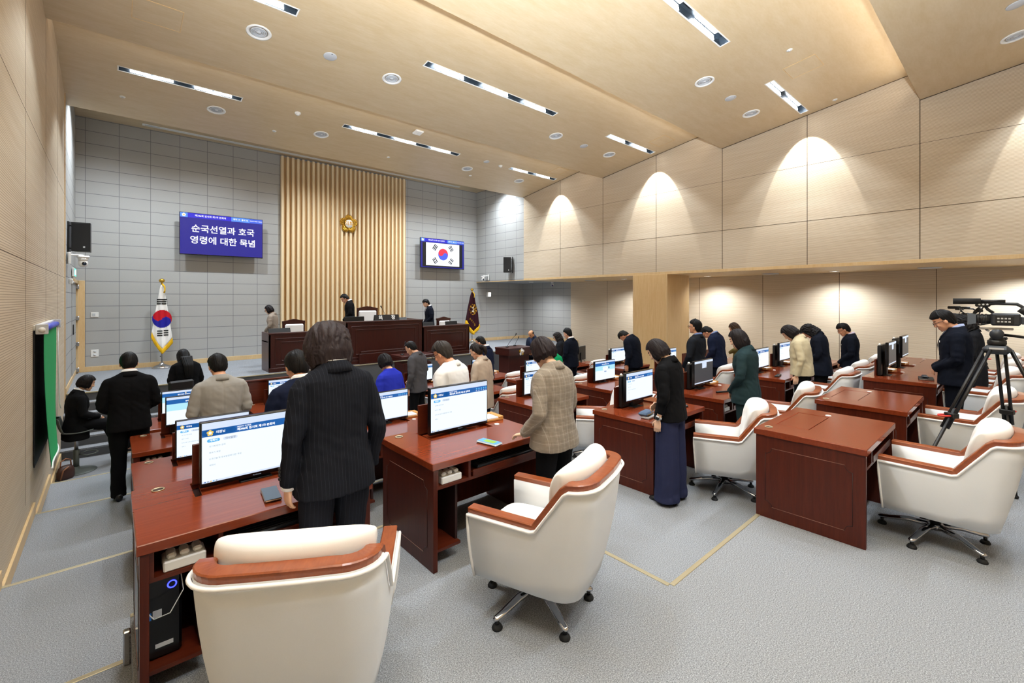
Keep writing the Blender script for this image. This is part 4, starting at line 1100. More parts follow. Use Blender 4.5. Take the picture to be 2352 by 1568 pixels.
flatmon((8.15, 12.10, STAGE + .735), 0, .45, 'low black monitor at the right end of the rostrum', 15)
t = thing('name_block', 'black name block with white Korean letters on the raised centre of the rostrum', 'name plate', (5.76, 11.82, STAGE + 1.14))
q = MB(); q.prism([(-.05, 0), (.05, 0), (.0, .155)], -.37, .37, M_BLACK, Matrix(((0, 0, 1, 0), (1, 0, 0, 0), (0, 1, 0, 0), (0, 0, 0, 1)))); ob('block', q, t)
q = MB()
for s_, x in (('의', -.19), ('장', .19)): q.text(s_, .13, M_PAPER, Matrix.Translation((x, -.028, .075)) @ Matrix.Rotation(radians(72), 4, 'X'), .03)
ob('lettering', q, t)
def gooseneck(name, lab, loc, h, lean, rz=0):
    t = thing(name, lab, 'microphone', loc, rz, 'gooseneck microphones')
    q = MB(); q.lathe([(.001, 0), (.05, 0), (.048, .02), (.02, .03)], M_BLACK, 16); ob('base', q, t)
    q = MB(); q.tube([(0, 0, .02), (lean * .25, 0, h * .4), (lean * .7, 0, h * .8), (lean, 0, h)], .006, M_BLACK, 8); ob('gooseneck', q, t)
    q = MB(); q.tube([(lean, 0, h), (lean * 1.06, 0, h + .03)], [.013, .016], M_BLACK, 10); q.ell((lean * 1.08, 0, h + .045), (.018, .018, .024), mk('mic_foam', '1a1214', .9), 10, 8); ob('capsule', q, t)
gooseneck('microphone', 'gooseneck microphone behind the name block on the rostrum', (6.05, 12.15, STAGE + .76), .72, -.28)
# high-back officials' chairs on the stage
def stage_chair(lab, loc, rz, w_, h):
    t = thing('high_back_chair', lab, 'chair', loc, rz, 'officials\' chairs on the stage')
    q = MB(); s = w_ / 2
    q.box(-s, s, -.06, -.0, .42, h - .06, M_ROST, .015); q.prism([(-s, h - .08), (s, h - .08), (s, h - .02), (s * .55, h), (s * .3, h + .02), (0, h + .035), (-s * .3, h + .02), (-s * .55, h), (-s, h - .02)], -.07, .01, M_ROST, Matrix.Rotation(pi / 2, 4, 'X') @ Matrix.Scale(-1, 4, (0, 0, 1)))
    ob('back_frame', q, t)
    q = MB(); q.box(-s + .05, s - .05, -.0, .06, .46, h - .10, M_WHITEC, .03); q.box(-s + .05, s - .05, -.085, -.055, .50, h - .11, M_WHITEC, .02); ob('back_cushion', q, t)
    q = MB(); q.box(-s + .02, s - .02, -.0, .5, .38, .50, M_WHITEC, .04); ob('seat', q, t)
    for a in (-1, 1):
        q = MB(); q.box(a * s - .03, a * s + .03, -.03, .42, .64, .68, M_ROST, .01); q.box(a * s - .025, a * s + .025, .36, .41, .4, .64, M_ROST, .008); ob('armrest', q, t)
    q = MB(); q.cyl((0, .22, .08), (0, .22, .4), .035, .035, M_BLACK, 12)
    for i in range(5): q.tube([(0, .22, .1), (.3 * cos(2 * pi * i / 5), .22 + .3 * sin(2 * pi * i / 5), .03)], [.03, .02], M_BLACK, 8)
    ob('swivel_base', q, t)
stage_chair('white-backed wooden chair beside the woman in taupe on the left wing', (3.62, 12.85, STAGE), pi, .56, 1.17)
struct('floor', MB().box(4.6, 6.84, 12.73, 14.5, STAGE, STAGE + .20, M_CARPET))
stage_chair('tall white chair with a wooden frame behind the chairman', (5.86, 13.32, STAGE + .2), radians(165), .62, 1.28)
stage_chair('wooden chair mostly hidden behind the right wing of the rostrum', (8.42, 13.0, STAGE), radians(185), .56, 1.10)

# ------------------------------------------------------------ lecterns
def lectern(lab, loc, rz, W, h, has_emblem):
    t = thing('lectern', lab, 'lectern', loc, rz)
    q = MB(); q.box(-W * .42, W * .42, -.22, .25, .06, h - .20, M_ROST, .01); q.box(-W * .45, W * .45, -.26, .28, 0, .08, M_ROST, .01); ob('body', q, t)
    q = MB(); q.prism([(-.32, h - .20), (.32, h - .20), (.32, h), (-.32, h - .0)], -W / 2, W / 2, M_ROST, Matrix(((0, 0, 1, 0), (1, 0, 0, 0), (0, 1, 0, 0), (0, 0, 0, 1)))) if has_emblem else q.box(-W / 2, W / 2, -.3, .32, h - .05, h, M_ROST, .008)
    if has_emblem: q.box(-W / 2 - .01, W / 2 + .01, -.335, .335, h - .03, h + .02, M_ROST, .006)
    ob('top', q, t)
    if has_emblem:
        q = MB()
        for i in range(5):
            a = pi / 2 + 2 * pi * i / 5; q.ell((.068 * cos(a), -.33, h - .11 + .068 * sin(a)), (.046, .012, .046), M_GOLD if i % 2 else M_WHITE, 12, 8)
        q.cyl((0, -.325, h - .11), (0, -.348, h - .11), .055, .05, M_WHITE, 20); q.text('의회', .055, M_GOLD, Matrix.Translation((0, -.3495, h - .11)) @ MX, .01); ob('emblem', q, t)
    else:
        q = MB(); q.box(-.2, .2, -.232, -.218, .45, h - .10, mk('red_cloth', '5c1018', .8), .003); ob('red_panel', q, t)
    return t
lectern('dark lectern with a gold and white emblem, between the beige and checked jackets', (9.30, 10.4, 0), radians(0), 1.0, 1.17, True)
gooseneck('microphone', 'long gooseneck microphone on the emblem lectern', (9.05, 10.45, 1.192), .34, .34)
gooseneck('microphone', 'second red-tipped gooseneck microphone on the emblem lectern', (9.5, 10.6, 1.192), .22, .15)
lectern('dark central lectern with a red panel in front of the rostrum', (6.0, 10.75, 0), 0, 1.0, 1.20, False)
gooseneck('microphone', 'gooseneck microphone on the central lectern left of the grey-jacket man', (5.68, 10.75, 1.201), .28, .08)
t = thing('wood_partition', 'low mahogany partition behind the monitor left of the navy-suit man', 'partition', (2.35, 8.65, .16))
q = MB(); q.box(-.85, .85, 0, .04, 0, 1.10, M_MAHOG, .004); ob('panel', q, t); q = MB(); q.box(-.87, .87, -.015, .055, 1.10, 1.13, M_MAHOG, .006); ob('cap', q, t)

# ------------------------------------------------------------ speakers, cameras, signs on the walls
def wall_speaker(lab, loc, rz, arm):
    t = thing('loudspeaker', lab, 'loudspeaker', loc, rz, 'wall loudspeakers')
    q = MB(); q.prism([(-.14, -.10), (.14, -.10), (.10, .13), (-.10, .13)], 0, .56, M_BLACK); ob('cabinet', q, t)
    q = MB(); q.box(-.13, .13, -.108, -.099, .015, .545, mk('speaker_grille', '1b1b1c', .7), .003); ob('grille', q, t)
    q = MB(); q.box(.035, .065, -.1095, -.107, .07, .10, M_GREYP); q.tube([(.04, -.1095, .075), (.06, -.1095, .095)], .002, M_WHITE, 4); ob('badge', q, t)
    q = MB()
    for z in (.06, .5): q.box(.05 if arm > 0 else -arm * 0 - .05 - abs(arm), .05 + arm if arm > 0 else -.05, .0, .02, z - .012, z + .012, M_BLACK)
    xx = .05 + arm if arm > 0 else -.05 - abs(arm)
    q.box(xx - .012, xx + .012, -.05, .08, -.02, .58, M_BLACK, .004); ob('bracket', q, t)
wall_speaker('black loudspeaker on a bracket at the left wall above the white camera', (-.44, 12.2, 3.59), radians(-12), -.15)
wall_speaker('black loudspeaker on the grey right wall above the soffit', (10.90, 12.6, 3.64), radians(-35), .15)
def ptz(lab, loc, rz, sx):
    t = thing('ptz_camera', lab, 'camera', loc, rz, 'wall pan-tilt cameras')
    q = MB(); q.box(sx * .2 - .02, sx * .2 + .02, -.07, .07, -.1, .12, M_WHITE, .005); q.box(min(0, sx * .2), max(0, sx * .2), -.05, .05, .06, .085, M_WHITE, .006); ob('wall_mount', q, t)
    q = MB(); q.box(-.085, .085, -.08, .08, .02, .07, M_WHITE, .02); q.lathe([(.075, .02), (.07, -.02), (.05, -.03)], M_WHITE, 24); ob('base', q, t)
    q = MB(); q.ell((0, -.0, -.07), (.072, .072, .08), M_WHITE, 18, 12); ob('head', q, t)
    q = MB(); q.cyl((0, -.06, -.08), (0, -.085, -.085), .034, .032, M_BLACKG, 16); q.ell((0, -.083, -.085), (.02, .008, .02), mk('lens_glass', '20304a', .05), 12, 8); ob('lens', q, t)
ptz('white pan-tilt camera on the left wall under the loudspeaker', (-.42, 11.85, 3.42), radians(15), -1)
ptz('white pan-tilt camera on the grey right wall at the edge of the soffit', (10.92, 14.05, 3.50), radians(-30), 1)
t = thing('exit_sign', 'green lit exit sign edge-on above the side door on the left', 'exit sign', (-.625, 13.6, 3.24))
q = MB(); q.box(-.02, .02, -.26, .26, -.09, .09, M_WHITE, .006); ob('case', q, t); q = MB(); q.box(.02, .024, -.25, .25, -.08, .08, mk('exit_green', '2fd6a0', .4, emit='4fe8b8', estr=1.2)); q.box(.024, .0245, -.04, .10, -.05, .05, M_LENSW); ob('lit_face', q, t)
t = thing('wall_sensor', 'small white sensor box on the left wall below the exit sign', 'sensor', (-.62, 12.6, 3.02))
q = MB(); q.box(-.03, .03, -.05, .05, -.05, .05, M_WHITE, .01); ob('case', q, t); q = MB(); q.ell((.03, 0, -.02), (.02, .025, .02), M_GREYP, 10, 6); ob('lens', q, t)
t = thing('emergency_light', 'small square white emergency light on the grey wall right of the council flag', 'wall light', (11.74, YF - .05, 2.85))
q = MB(); q.box(-.11, .11, -.03, .05, -.11, .11, M_WHITE, .02); ob('case', q, t); q = MB(); q.box(-.07, .07, -.034, -.029, -.08, .08, mk('soft_lit', 'ffffff', .4, emit='ffffff', estr=1.3), .01); ob('lit_face', q, t)
t = thing('light_switch', 'white light switch plate on the grey wall left of the national flag', 'switch', (-.32, YF - .012, 2.29))
q = MB(); q.box(-.07, .07, 0, .012, -.06, .06, M_WHITE, .004); ob('plate', q, t); q = MB(); q.box(-.045, .015, -.006, 0, -.035, .035, M_GREYP, .003); ob('rocker', q, t)
t = thing('power_outlet', 'white double power outlet low on the grey wall left of the national flag', 'outlet', (-.32, YF - .012, 1.365))
q = MB(); q.box(-.07, .07, 0, .012, -.085, .085, M_WHITE, .004); ob('plate', q, t)
for z in (-.04, .04):
    q = MB(); q.cyl((0, .0, z), (0, -.006, z), .024, .024, M_GREYP, 14); ob('socket', q, t)

# ------------------------------------------------------------ green roll-up screen on the left wall
t = thing('green_roll_screen', 'green roll-up backdrop hanging from a roller on the left wall', 'backdrop', (XL, 7.93, 2.33))
q = MB(); q.box(.0, .05, -.78, .80, -.01, .05, M_WHITE, .004); ob('wall_bar', q, t)
q = MB(); q.cyl((.07, -.78, .0), (.07, .80, .0), .035, .035, mk('roller_blue', '3a49c4', .4), 16); ob('roller', q, t)
for y in (-.79, .81):
    q = MB(); q.box(.02, .12, y - .012, y + .012, -.05, .06, M_GREYP, .006); q.cyl((.07, y - .02, 0), (.07, y + .02, 0), .03, .03, M_WHITE, 12); ob('end_bracket', q, t)
M_GREEN = cloth('backdrop_green', '33a463', .05, .8, 300)
q = MB(); P = []
for i in range(25):
    v = i / 24; z = -.03 - 1.50 * v; row = []
    for k in range(17):
        u = k / 16; y = -.73 + 1.48 * u - .10 * v * (1 - u); x = .080 + .03 * v * v * sin(u * 2.5 + .6) + .05 * v ** 3 * (1 - u) + .012 * sin(u * 9 + v * 3) * v
        row.append((x, y, z))
    P.append(row)
q.grid(P, M_GREEN); q.grid([[(p[0] - .004, p[1], p[2]) for p in r] for r in P], M_GREEN); ob('green_cloth', q, t)
q = MB(); e = P[-1]; q.tube(e, .012, M_WHITE, 8); ob('bottom_bar', q, t)
q = MB(); q.box(.006, .014, -.80, .70, -1.50, -.02, M_BLACK); ob('black_backing', q, t)
q = MB(); q.tube([(.09, .84, -.0), (.09, .845, -.6), (.10, .86, -1.1), (.12, .82, -1.16), (.11, .80, -1.1), (.095, .82, -.5), (.09, .83, 0)], .005, M_WHITE, 6); ob('pull_cord', q, t)

# ------------------------------------------------------------ bar stool and handbag
t = thing('bar_stool', 'grey bar stool with a low plastic back under the seated woman', 'stool', (-.42, 9.70, 0))
M_STOOL = mk('stool_grey', '59605c', .45)
q = MB(); q.lathe([(.001, .0), (.24, .0), (.24, .008), (.20, .018), (.05, .04), (.04, .08)], M_STOOL, 32); ob('base', q, t)
q = MB(); q.cyl((0, 0, .05), (0, 0, .34), .035, .035, M_STOOL, 16); q.cyl((0, 0, .34), (0, 0, .62), .024, .024, M_STEEL, 16); ob('column', q, t)
q = MB(); q.tube([(.03, .0, .26), (.12, -.14, .26), (.22, -.1, .26), (.25, 0, .26), (.22, .1, .26), (.12, .14, .26), (.03, 0, .26)], .01, M_STOOL, 8); ob('foot_ring', q, t)
q = MB(); P = []
for i in range(15):
    v = i / 14; row = []
    for k in range(15):
        u = -1 + 2 * k / 14
        if v < .6:
            f = v / .6; x = .20 - .36 * f; z = .64 - .02 * sin(pi * f) + .02 * abs(u) ** 3; y = u * (.17 + .03 * sin(pi * f))
        else:
            f = (v - .6) / .4; x = -.16 - .07 * f ** .6 + .05 * abs(u) ** 2; z = .64 + .22 * f + .02 * (1 - abs(u)); y = u * (.185 - .02 * f)
        row.append((x, y, z))
    P.append(row)
n_ = len(P[0])
q.loft([r + [(p[0] - .006, p[1], p[2] - .016) for p in r[::-1]] for r in P], M_STOOL, True, True, True); ob('seat_shell', q, t)
t = thing('handbag', 'small brown leather handbag on the floor behind the bar stool', 'handbag', (-.52, 9.40, 0), radians(35))
M_LEATH = mk('leather_brown', '3d221a', .4); q = MB()
q.loft([[(sx * .10 * cos(a), .055 * sx * sin(a), z) for a in [2 * pi * i / 16 for i in range(16)]] for z, sx in ((0, .95), (.03, 1.1), (.12, 1.1), (.18, .85), (.20, .5))], M_LEATH); ob('body', q, t)
q = MB(); q.tube([(-.07, 0, .17), (-.06, 0, .27), (0, 0, .30), (.06, 0, .27), (.07, 0, .17)], .009, mk('leather_tan', '8a5a3c', .5), 8); q.tube([(-.1, -.06, .02), (-.07, -.065, .15), (0, -.06, .19)], .01, mk('leather_tan', '8a5a3c', .5), 6); ob('handle', q, t)

# ------------------------------------------------------------ clerks' corner on the right and left front
def office_chair(lab, loc, rz, s=1.0):
    t = thing('office_chair', lab, 'office chair', loc, rz, 'black office chairs'); t.scale = (s, s, s)
    q = MB(); q.box(-.24, .24, -.22, .26, .42, .50, M_BLACK, .03); ob('seat', q, t)
    q = MB(); q.loft([[(sx * x, -.24 - .05 * v + .05 * (x / .24) ** 2, .52 + .48 * v) for x in [-.24 + .48 * k / 10 for k in range(11)]] + [(sx * x, -.27 - .05 * v + .05 * (x / .24) ** 2, .52 + .48 * v) for x in [.24 - .48 * k / 10 for k in range(11)]] for v, sx in ((0, .8), (.3, 1), (.8, 1), (1, .92))], mk('mesh_back', '1d1e20', .8)); ob('backrest', q, t)
    q = MB(); q.box(-.17, .17, -.34, -.28, 1.08, 1.24, M_BLACK, .025); q.box(-.03, .03, -.32, -.28, .95, 1.10, M_BLACK, .005); ob('headrest', q, t)
    for a in (-1, 1):
        q = MB(); q.box(a * .28 - .035, a * .28 + .035, -.12, .14, .64, .67, M_BLACK, .01); q.box(a * .28 - .015, a * .28 + .015, -.03, .03, .44, .64, M_BLACK); ob('armrest', q, t)
    q = MB(); q.cyl((0, 0, .08), (0, 0, .44), .03, .03, M_STEEL, 12); ob('column', q, t)
    for i in range(5):
        a = 2 * pi * i / 5; q = MB(); q.tube([(0, 0, .10), (.30 * cos(a), .30 * sin(a), .06)], [.025, .018], M_BLACK, 8); q.ell((.3 * cos(a), .3 * sin(a), .03), (.03, .03, .03), M_BLACK, 10, 6); ob('base_leg', q, t)
office_chair('black office chair with a headrest behind the left monitors', (.80, 9.60, 0), radians(10), 1.06)
office_chair('black mesh office chair right of the clerks\' big monitor', (10.80, 9.32, 0), radians(165))
t = thing('clerks_table', 'mahogany table with a big black monitor left of the wood column', 'table', (10.45, 8.62, 0))
q = MB(); q.box(-.6, .6, -.35, .35, .70, .74, M_MAHOGTOP, .004); ob('table_top', q, t)
for x in (-.58, .54):
    q = MB(); q.box(x, x + .04, -.33, .33, 0, .70, M_MAHOGV, .003); ob('side_panel', q, t)
q = MB(); q.box(-.54, .54, -.05, -.02, .2, .70, M_MAHOGV); ob('front_panel', q, t)
t = thing('monitor', 'big black monitor seen from behind on the clerks\' table', 'monitor', (10.30, 8.62, .741), radians(195))
q = MB(); q.box(-.36, .36, -.02, .02, .12, .53, M_BLACK, .01); ob('case', q, t)
q = MB(); q.box(-.03, .03, .02, .05, .0, .35, M_BLACK, .005); q.box(-.14, .14, -.08, .12, 0, .012, M_BLACK, .004); ob('stand', q, t)
q = MB(); q.box(-.34, .34, -.0225, -.021, .14, .51, S_WHITE); ob('screen', q, t)
q = MB(); q.tube([(.02, .06, .2), (-.1, .1, .1), (-.15, .15, .01)], .004, M_BLACK, 6); ob('cable', q, t)
t = thing('paper_stack', 'white papers on the clerks\' table in front of the black monitor', 'papers', (10.70, 8.42, .741), .1)
q = MB(); q.box(-.18, .18, -.11, .11, 0, .02, M_PAPER); ob('sheets', q, t)

# ------------------------------------------------------------ video cameras on tripods
M_CAMB = mk('camera_body', '2b2f36', .45); M_CAMD = mk('camera_dark', '17181b', .5); M_LENSG = mk('lens_front', '1a2234', .06)
def video_camera(lab, loc, rz, s=1.0):
    t = thing('video_camera', lab, 'video camera', loc, rz); t.scale = (s, s, s)     # lens towards +y, origin at base plate
    q = MB(); q.box(-.05, .05, -.12, .06, .02, .13, M_CAMB, .012); q.box(-.055, -.048, -.08, .03, .035, .11, M_CAMD, .003)
    for i in range(4):
        for k in range(2): q.box(-.058, -.054, -.06 + .022 * i, -.046 + .022 * i, .05 + .028 * k, .062 + .028 * k, M_GREYP)
    ob('body', q, t)
    q = MB(); q.cyl((0, .06, .075), (0, .15, .075), .043, .043, M_CAMD, 24)
    for y in (.08, .105, .13): q.cyl((0, y, .075), (0, y + .014, .075), .047, .047, M_BLACK, 24)
    ob('lens_barrel', q, t)
    q = MB(); q.loft([[(-.045, .15, .035), (.045, .15, .035), (.045, .15, .115), (-.045, .15, .115)], [(-.056, .205, .022), (.056, .205, .022), (.056, .205, .128), (-.056, .205, .128)]], mk('hood_grey', '596371', .5), False); q.cyl((0, .15, .075), (0, .207, .075), .037, .037, M_LENSG, 20); ob('lens_hood', q, t)
    q = MB(); q.tube([(0, .10, .205), (0, .03, .215), (0, -.10, .21), (0, -.145, .175), (0, -.125, .14)], [(.014, .014)] * 5, M_CAMB, 8); q.tube([(0, .10, .205), (0, .075, .16), (0, .04, .13)], .012, M_CAMB, 8); ob('top_handle', q, t)
    q = MB(); q.box(-.04, .05, .06, .155, .185, .225, M_CAMD, .008)
    for i in range(3): q.cyl((-.04, .08 + .025 * i, .205), (-.047, .08 + .025 * i, .205), .008, .008, M_GREYP, 10)
    ob('audio_module', q, t)
    q = MB(); q.cyl((-.03, .12, .235), (-.03, .30, .235), .026, .026, mk('foam', '1b1b1d', .95), 16); q.cyl((-.03, -.03, .235), (-.03, .12, .235), .014, .014, M_CAMD, 12); q.box(-.04, -.02, .0, .05, .222, .244, M_GREYP, .004); ob('shotgun_microphone', q, t)
    q = MB(); q.tube([(0, -.12, .13), (0, -.165, .18)], [.028, .03], M_CAMD, 12); q.cyl((0, -.16, .175), (0, -.215, .20), .035, .055, M_BLACK, 18); ob('viewfinder', q, t)
    q = MB(); q.box(-.04, .04, -.20, -.12, .035, .10, mk('battery_grey', '3d434c', .5), .006); ob('battery', q, t)
    q = MB(); q.tube([(-.02, .10, .19), (-.03, .12, .15), (-.02, .13, .12)], .005, M_BLACK, 6); ob('cable', q, t)
    return t
def tripod(lab, apex, feet, floor, sc_=1.0):
    t = thing('tripod', lab, 'tripod', (apex[0], apex[1], floor)); A = V((0, 0, apex[2] - floor)); dk = M_BLACK
    q = MB(); q.lathe([(.001, A.z - .02), (.05, A.z - .02), (.062, A.z + .0), (.06, A.z + .03), (.03, A.z + .045)], dk, 24); ob('bowl', q, t)
    q = MB(); q.cyl((-.06, 0, A.z + .085), (.06, 0, A.z + .085), .045, .045, M_CAMB, 24); q.lathe([(.05, A.z + .03), (.045, A.z + .05), (.03, A.z + .06)], dk, 20); q.box(-.035, .035, -.10, .11, A.z + .125, A.z + .142, M_STEEL, .004); q.tube([(.02, .07, A.z + .125), (.04, .02, A.z + .09)], .006, M_STEEL, 6); q.tube([(-.02, .07, A.z + .125), (-.04, .02, A.z + .09)], .006, M_STEEL, 6); q.cyl((.06, -.04, A.z + .04), (.10, -.05, A.z + .045), .012, .016, dk, 10); ob('fluid_head', q, t)
    q = MB(); q.tube([(.03, -.04, A.z + .08), (.04, -.2, A.z + .06), (.05, -.42, A.z + .12)], .012, dk, 8); ob('pan_bar', q, t)
    q = MB(); q.box(-.09, .09, -.09, .09, A.z - .09, A.z - .015, M_CAMB, .03); q.box(-.096, -.088, -.045, .045, A.z - .045, A.z - .03, M_GREYP); ob('crown', q, t)
    mid = []
    for i, f in enumerate(feet):
        F = V((f[0] - apex[0], f[1] - apex[1], 0)); top = A + V((F.x, F.y, 0)).normalized() * .085 + V((0, 0, -.05)); F = F + V((0, 0, .03))
        d = (F - top); side = V((-d.y, d.x, 0)).normalized()
        q = MB()
        for e in (-1, 1): q.tube([top + side * .026 * e, top + d * .5 + side * .026 * e], .013, dk, 10)
        q.tube([top + d * .38, F], [.014, .013], dk, 10)
        leg = ob('leg', q, t)
        q = MB(); p = top + d * .42; q.box(-.045, .045, -.03, .03, -.022, .022, dk, .006, Matrix.Translation(p) @ side.to_track_quat('X', 'Z').to_matrix().to_4x4())
        ob('clamp', q, leg)
        q = MB(); rr = V((d.x, d.y, 0)).normalized(); c = p + rr * .04
        q.tube([c - side * .03, c - side * .03 + rr * .05, c + rr * .08, c + side * .03 + rr * .05, c + side * .03], .008, M_RED, 8); ob('red_clip', q, leg)
        q = MB(); q.ell(F + V((0, 0, -.012)), (.022, .022, .018), M_RUBBER, 10, 6); ob('foot', q, leg)
        mid.append(top + d * .66)
    c = sum(mid, V()) / 3
    for p in mid:
        q = MB(); q.tube([p, c + V((0, 0, -.05))], .010, dk, 8); ob('spreader_arm', q, t)
    return t
tripod('black video tripod standing between the two nearest right-hand armchairs', (5.90, .15, 2.27), [(5.24, .71), (6.33, .04), (5.98, -.46)], .80)
video_camera('video camera with a foam microphone on the tripod at the right edge', (5.90, .13, 2.413), radians(4), 1.0)
tripod('second black tripod half hidden behind the man at the right', (11.95, .71, 2.13), [(11.60, .55), (12.3, .25), (12.2, 1.15)], .80)
video_camera('second video camera behind the man\'s head at the right', (11.95, .69, 2.273), radians(35), 1.0)
# ================================================================== people
def fuse(mb, voxel, it=2, mat=None, name='m'):
    me = bpy.data.meshes.new('tmp'); me.from_pydata(mb.v, [], mb.f); me.update()
    o = bpy.data.objects.new('tmp', me); COL.objects.link(o)
    r = o.modifiers.new('r', 'REMESH'); r.mode = 'VOXEL'; r.voxel_size = voxel; r.use_smooth_shade = True
    if it:
        s = o.modifiers.new('s', 'SMOOTH'); s.factor = .5; s.iterations = it
    dg = bpy.context.evaluated_depsgraph_get(); dg.update()
    out = bpy.data.meshes.new_from_object(o.evaluated_get(dg)); out.name = name
    bpy.data.objects.remove(o); bpy.data.meshes.remove(me)
    out.materials.clear()
    if mat: out.materials.append(mat)
    out.polygons.foreach_set('use_smooth', [True] * len(out.polygons))
    return out
def sring(c, a, b, n=24, e=2.3, M=None, tilt=0):
    r = []
    for k in range(n):
        t = 2 * pi * k / n; ca, sa = cos(t), sin(t)
        p = V((a * math.copysign(abs(ca) ** (2 / e), ca), b * math.copysign(abs(sa) ** (2 / e), sa), 0))
        p.z += tilt * p.y
        r.append(V(c) + (M @ p if M is not None else p))
    return r
SKINS = {}
def skin(c):
    if c not in SKINS:
        m = mk('skin_' + c, c, .5, spec=.35); m.node_tree.nodes['Principled BSDF'].inputs['Subsurface Weight'].default_value = .0; SKINS[c] = m
    return SKINS[c]
def hairmat(c):
    nm = 'hair_' + c
    if nm in MATS: return MATS[nm]
    m = mk(nm, c, .42, spec=.13); t = NT(m); v = t.coord((42, 42, 5)); f = t.noise(v, 3, 3, .6)
    b = lin(c); t.col(t.mix(f, tuple(x * .5 for x in b[:3]) + (1,), tuple(min(1, x * 2.2 + .004) for x in b[:3]) + (1,))); t.bump(f, .6, .004)
    return m
def stripes(name, c1, c2, pitch=.02):
    m = mk(name, c1, .85, spec=.1); t = NT(m); v = t.coord(); s = t.sep(v)
    f = t.math('LESS_THAN', t.math('FRACT', t.math('DIVIDE', s[0], pitch)), .08)
    n = t.noise(t.coord((1, 1, 1)), 300, 2, .6)
    t.col(t.mix(t.math('MULTIPLY', f, t.math('MULTIPLY', n, .9)), lin(c1), lin(c2))); t.bump(t.noise(v, 700, 2), .12, .001)
    return m
def checks(name, c1, c2, c3, pitch=.075):
    m = mk(name, c1, .85, spec=.2, sheen=.1); t = NT(m); v = t.coord(); s = t.sep(v)
    w1 = t.noise(t.coord((400, 400, 25)), 1.0, 2, .6); w2 = t.noise(t.coord((25, 25, 400)), 1.0, 2, .6)
    base = t.mix(t.math('ADD', t.math('MULTIPLY', w1, .5), t.math('MULTIPLY', w2, .5)), lin(c1), lin(c2))
    def band(ax, off, wd): return t.math('LESS_THAN', t.math('FRACT', t.math('ADD', t.math('DIVIDE', s[ax], pitch), off)), wd)
    g = t.math('MAXIMUM', band(0, 0, .05), band(2, 0, .05)); g2 = t.math('MAXIMUM', band(0, .75, .05), band(2, .75, .05)); g3 = t.math('MAXIMUM', band(0, .5, .3), band(2, .5, .3))
    c = t.mix(t.math('MULTIPLY', g3, .25), base, lin('6b6258')); c = t.mix(t.math('MULTIPLY', g, t.math('MULTIPLY', w1, .75)), c, lin(c3)); c = t.mix(t.math('MULTIPLY', g2, .35), c, lin('5d5248'))
    t.col(c); t.bump(w1, .1, .001)
    return m
def rotx(a): return Matrix.Rotation(a, 3, 'X')
class Pose:
    """Maps points of an upright 1.70 m figure (x right, y forward, z up) into the bowed pose."""
    def __init__(s, lean, slump, bow, turn=0, z0=.95):
        s.a, s.b, s.c, s.t, s.z0 = radians(lean), radians(slump), radians(bow), radians(turn), z0
        s.p1, s.p2, s.p3 = V((0, 0, z0)), V((0, -.01, 1.27)), V((0, -.035, 1.455))
    def spine(s, p):
        p = V(p)
        f = max(0, min(1, (p.z - 1.15) / .25)); p = s.p2 + rotx(-s.b * f) @ (p - s.p2)
        f = max(0, min(1, (p.z - s.z0 + .05) / .15)); p = s.p1 + rotx(-s.a * f) @ (p - s.p1)
        return p
    def head(s, p):     # p in head coordinates (origin mid head, y forward)
        base = V((0, .028, 1.585)); q = base + V(p)
        q = s.p3 + Matrix.Rotation(s.t, 3, 'Z') @ rotx(-s.c) @ (q - s.p3)
        return s.spine(q)
def limb(mb, pts, radii, n=14):
    P = [V(p) for p in pts]; dense = []; rr = []
    for i in range(len(P) - 1):
        for k in range(4):
            f = k / 4
            p0, p1, p2, p3 = P[max(i - 1, 0)], P[i], P[i + 1], P[min(i + 2, len(P) - 1)]
            m1, m2 = (p2 - p0) * .32, (p3 - p1) * .32
            h = p1 * (2 * f ** 3 - 3 * f ** 2 + 1) + m1 * (f ** 3 - 2 * f ** 2 + f) + p2 * (-2 * f ** 3 + 3 * f ** 2) + m2 * (f ** 3 - f ** 2)
            dense.append(h); rr.append(radii[i] + (radii[i + 1] - radii[i]) * f)
    dense.append(P[-1]); rr.append(radii[-1])
    mb.tube(dense, rr, None, n)
HEADR = [(-.112, .048, .018, .016), (-.104, .040, .034, .036), (-.085, .028, .047, .055), (-.055, .016, .059, .073), (-.02, .006, .067, .086), (.015, .0, .072, .094), (.05, -.004, .074, .096), (.08, -.008, .067, .084), (.10, -.010, .049, .060), (.113, -.010, .02, .026)]
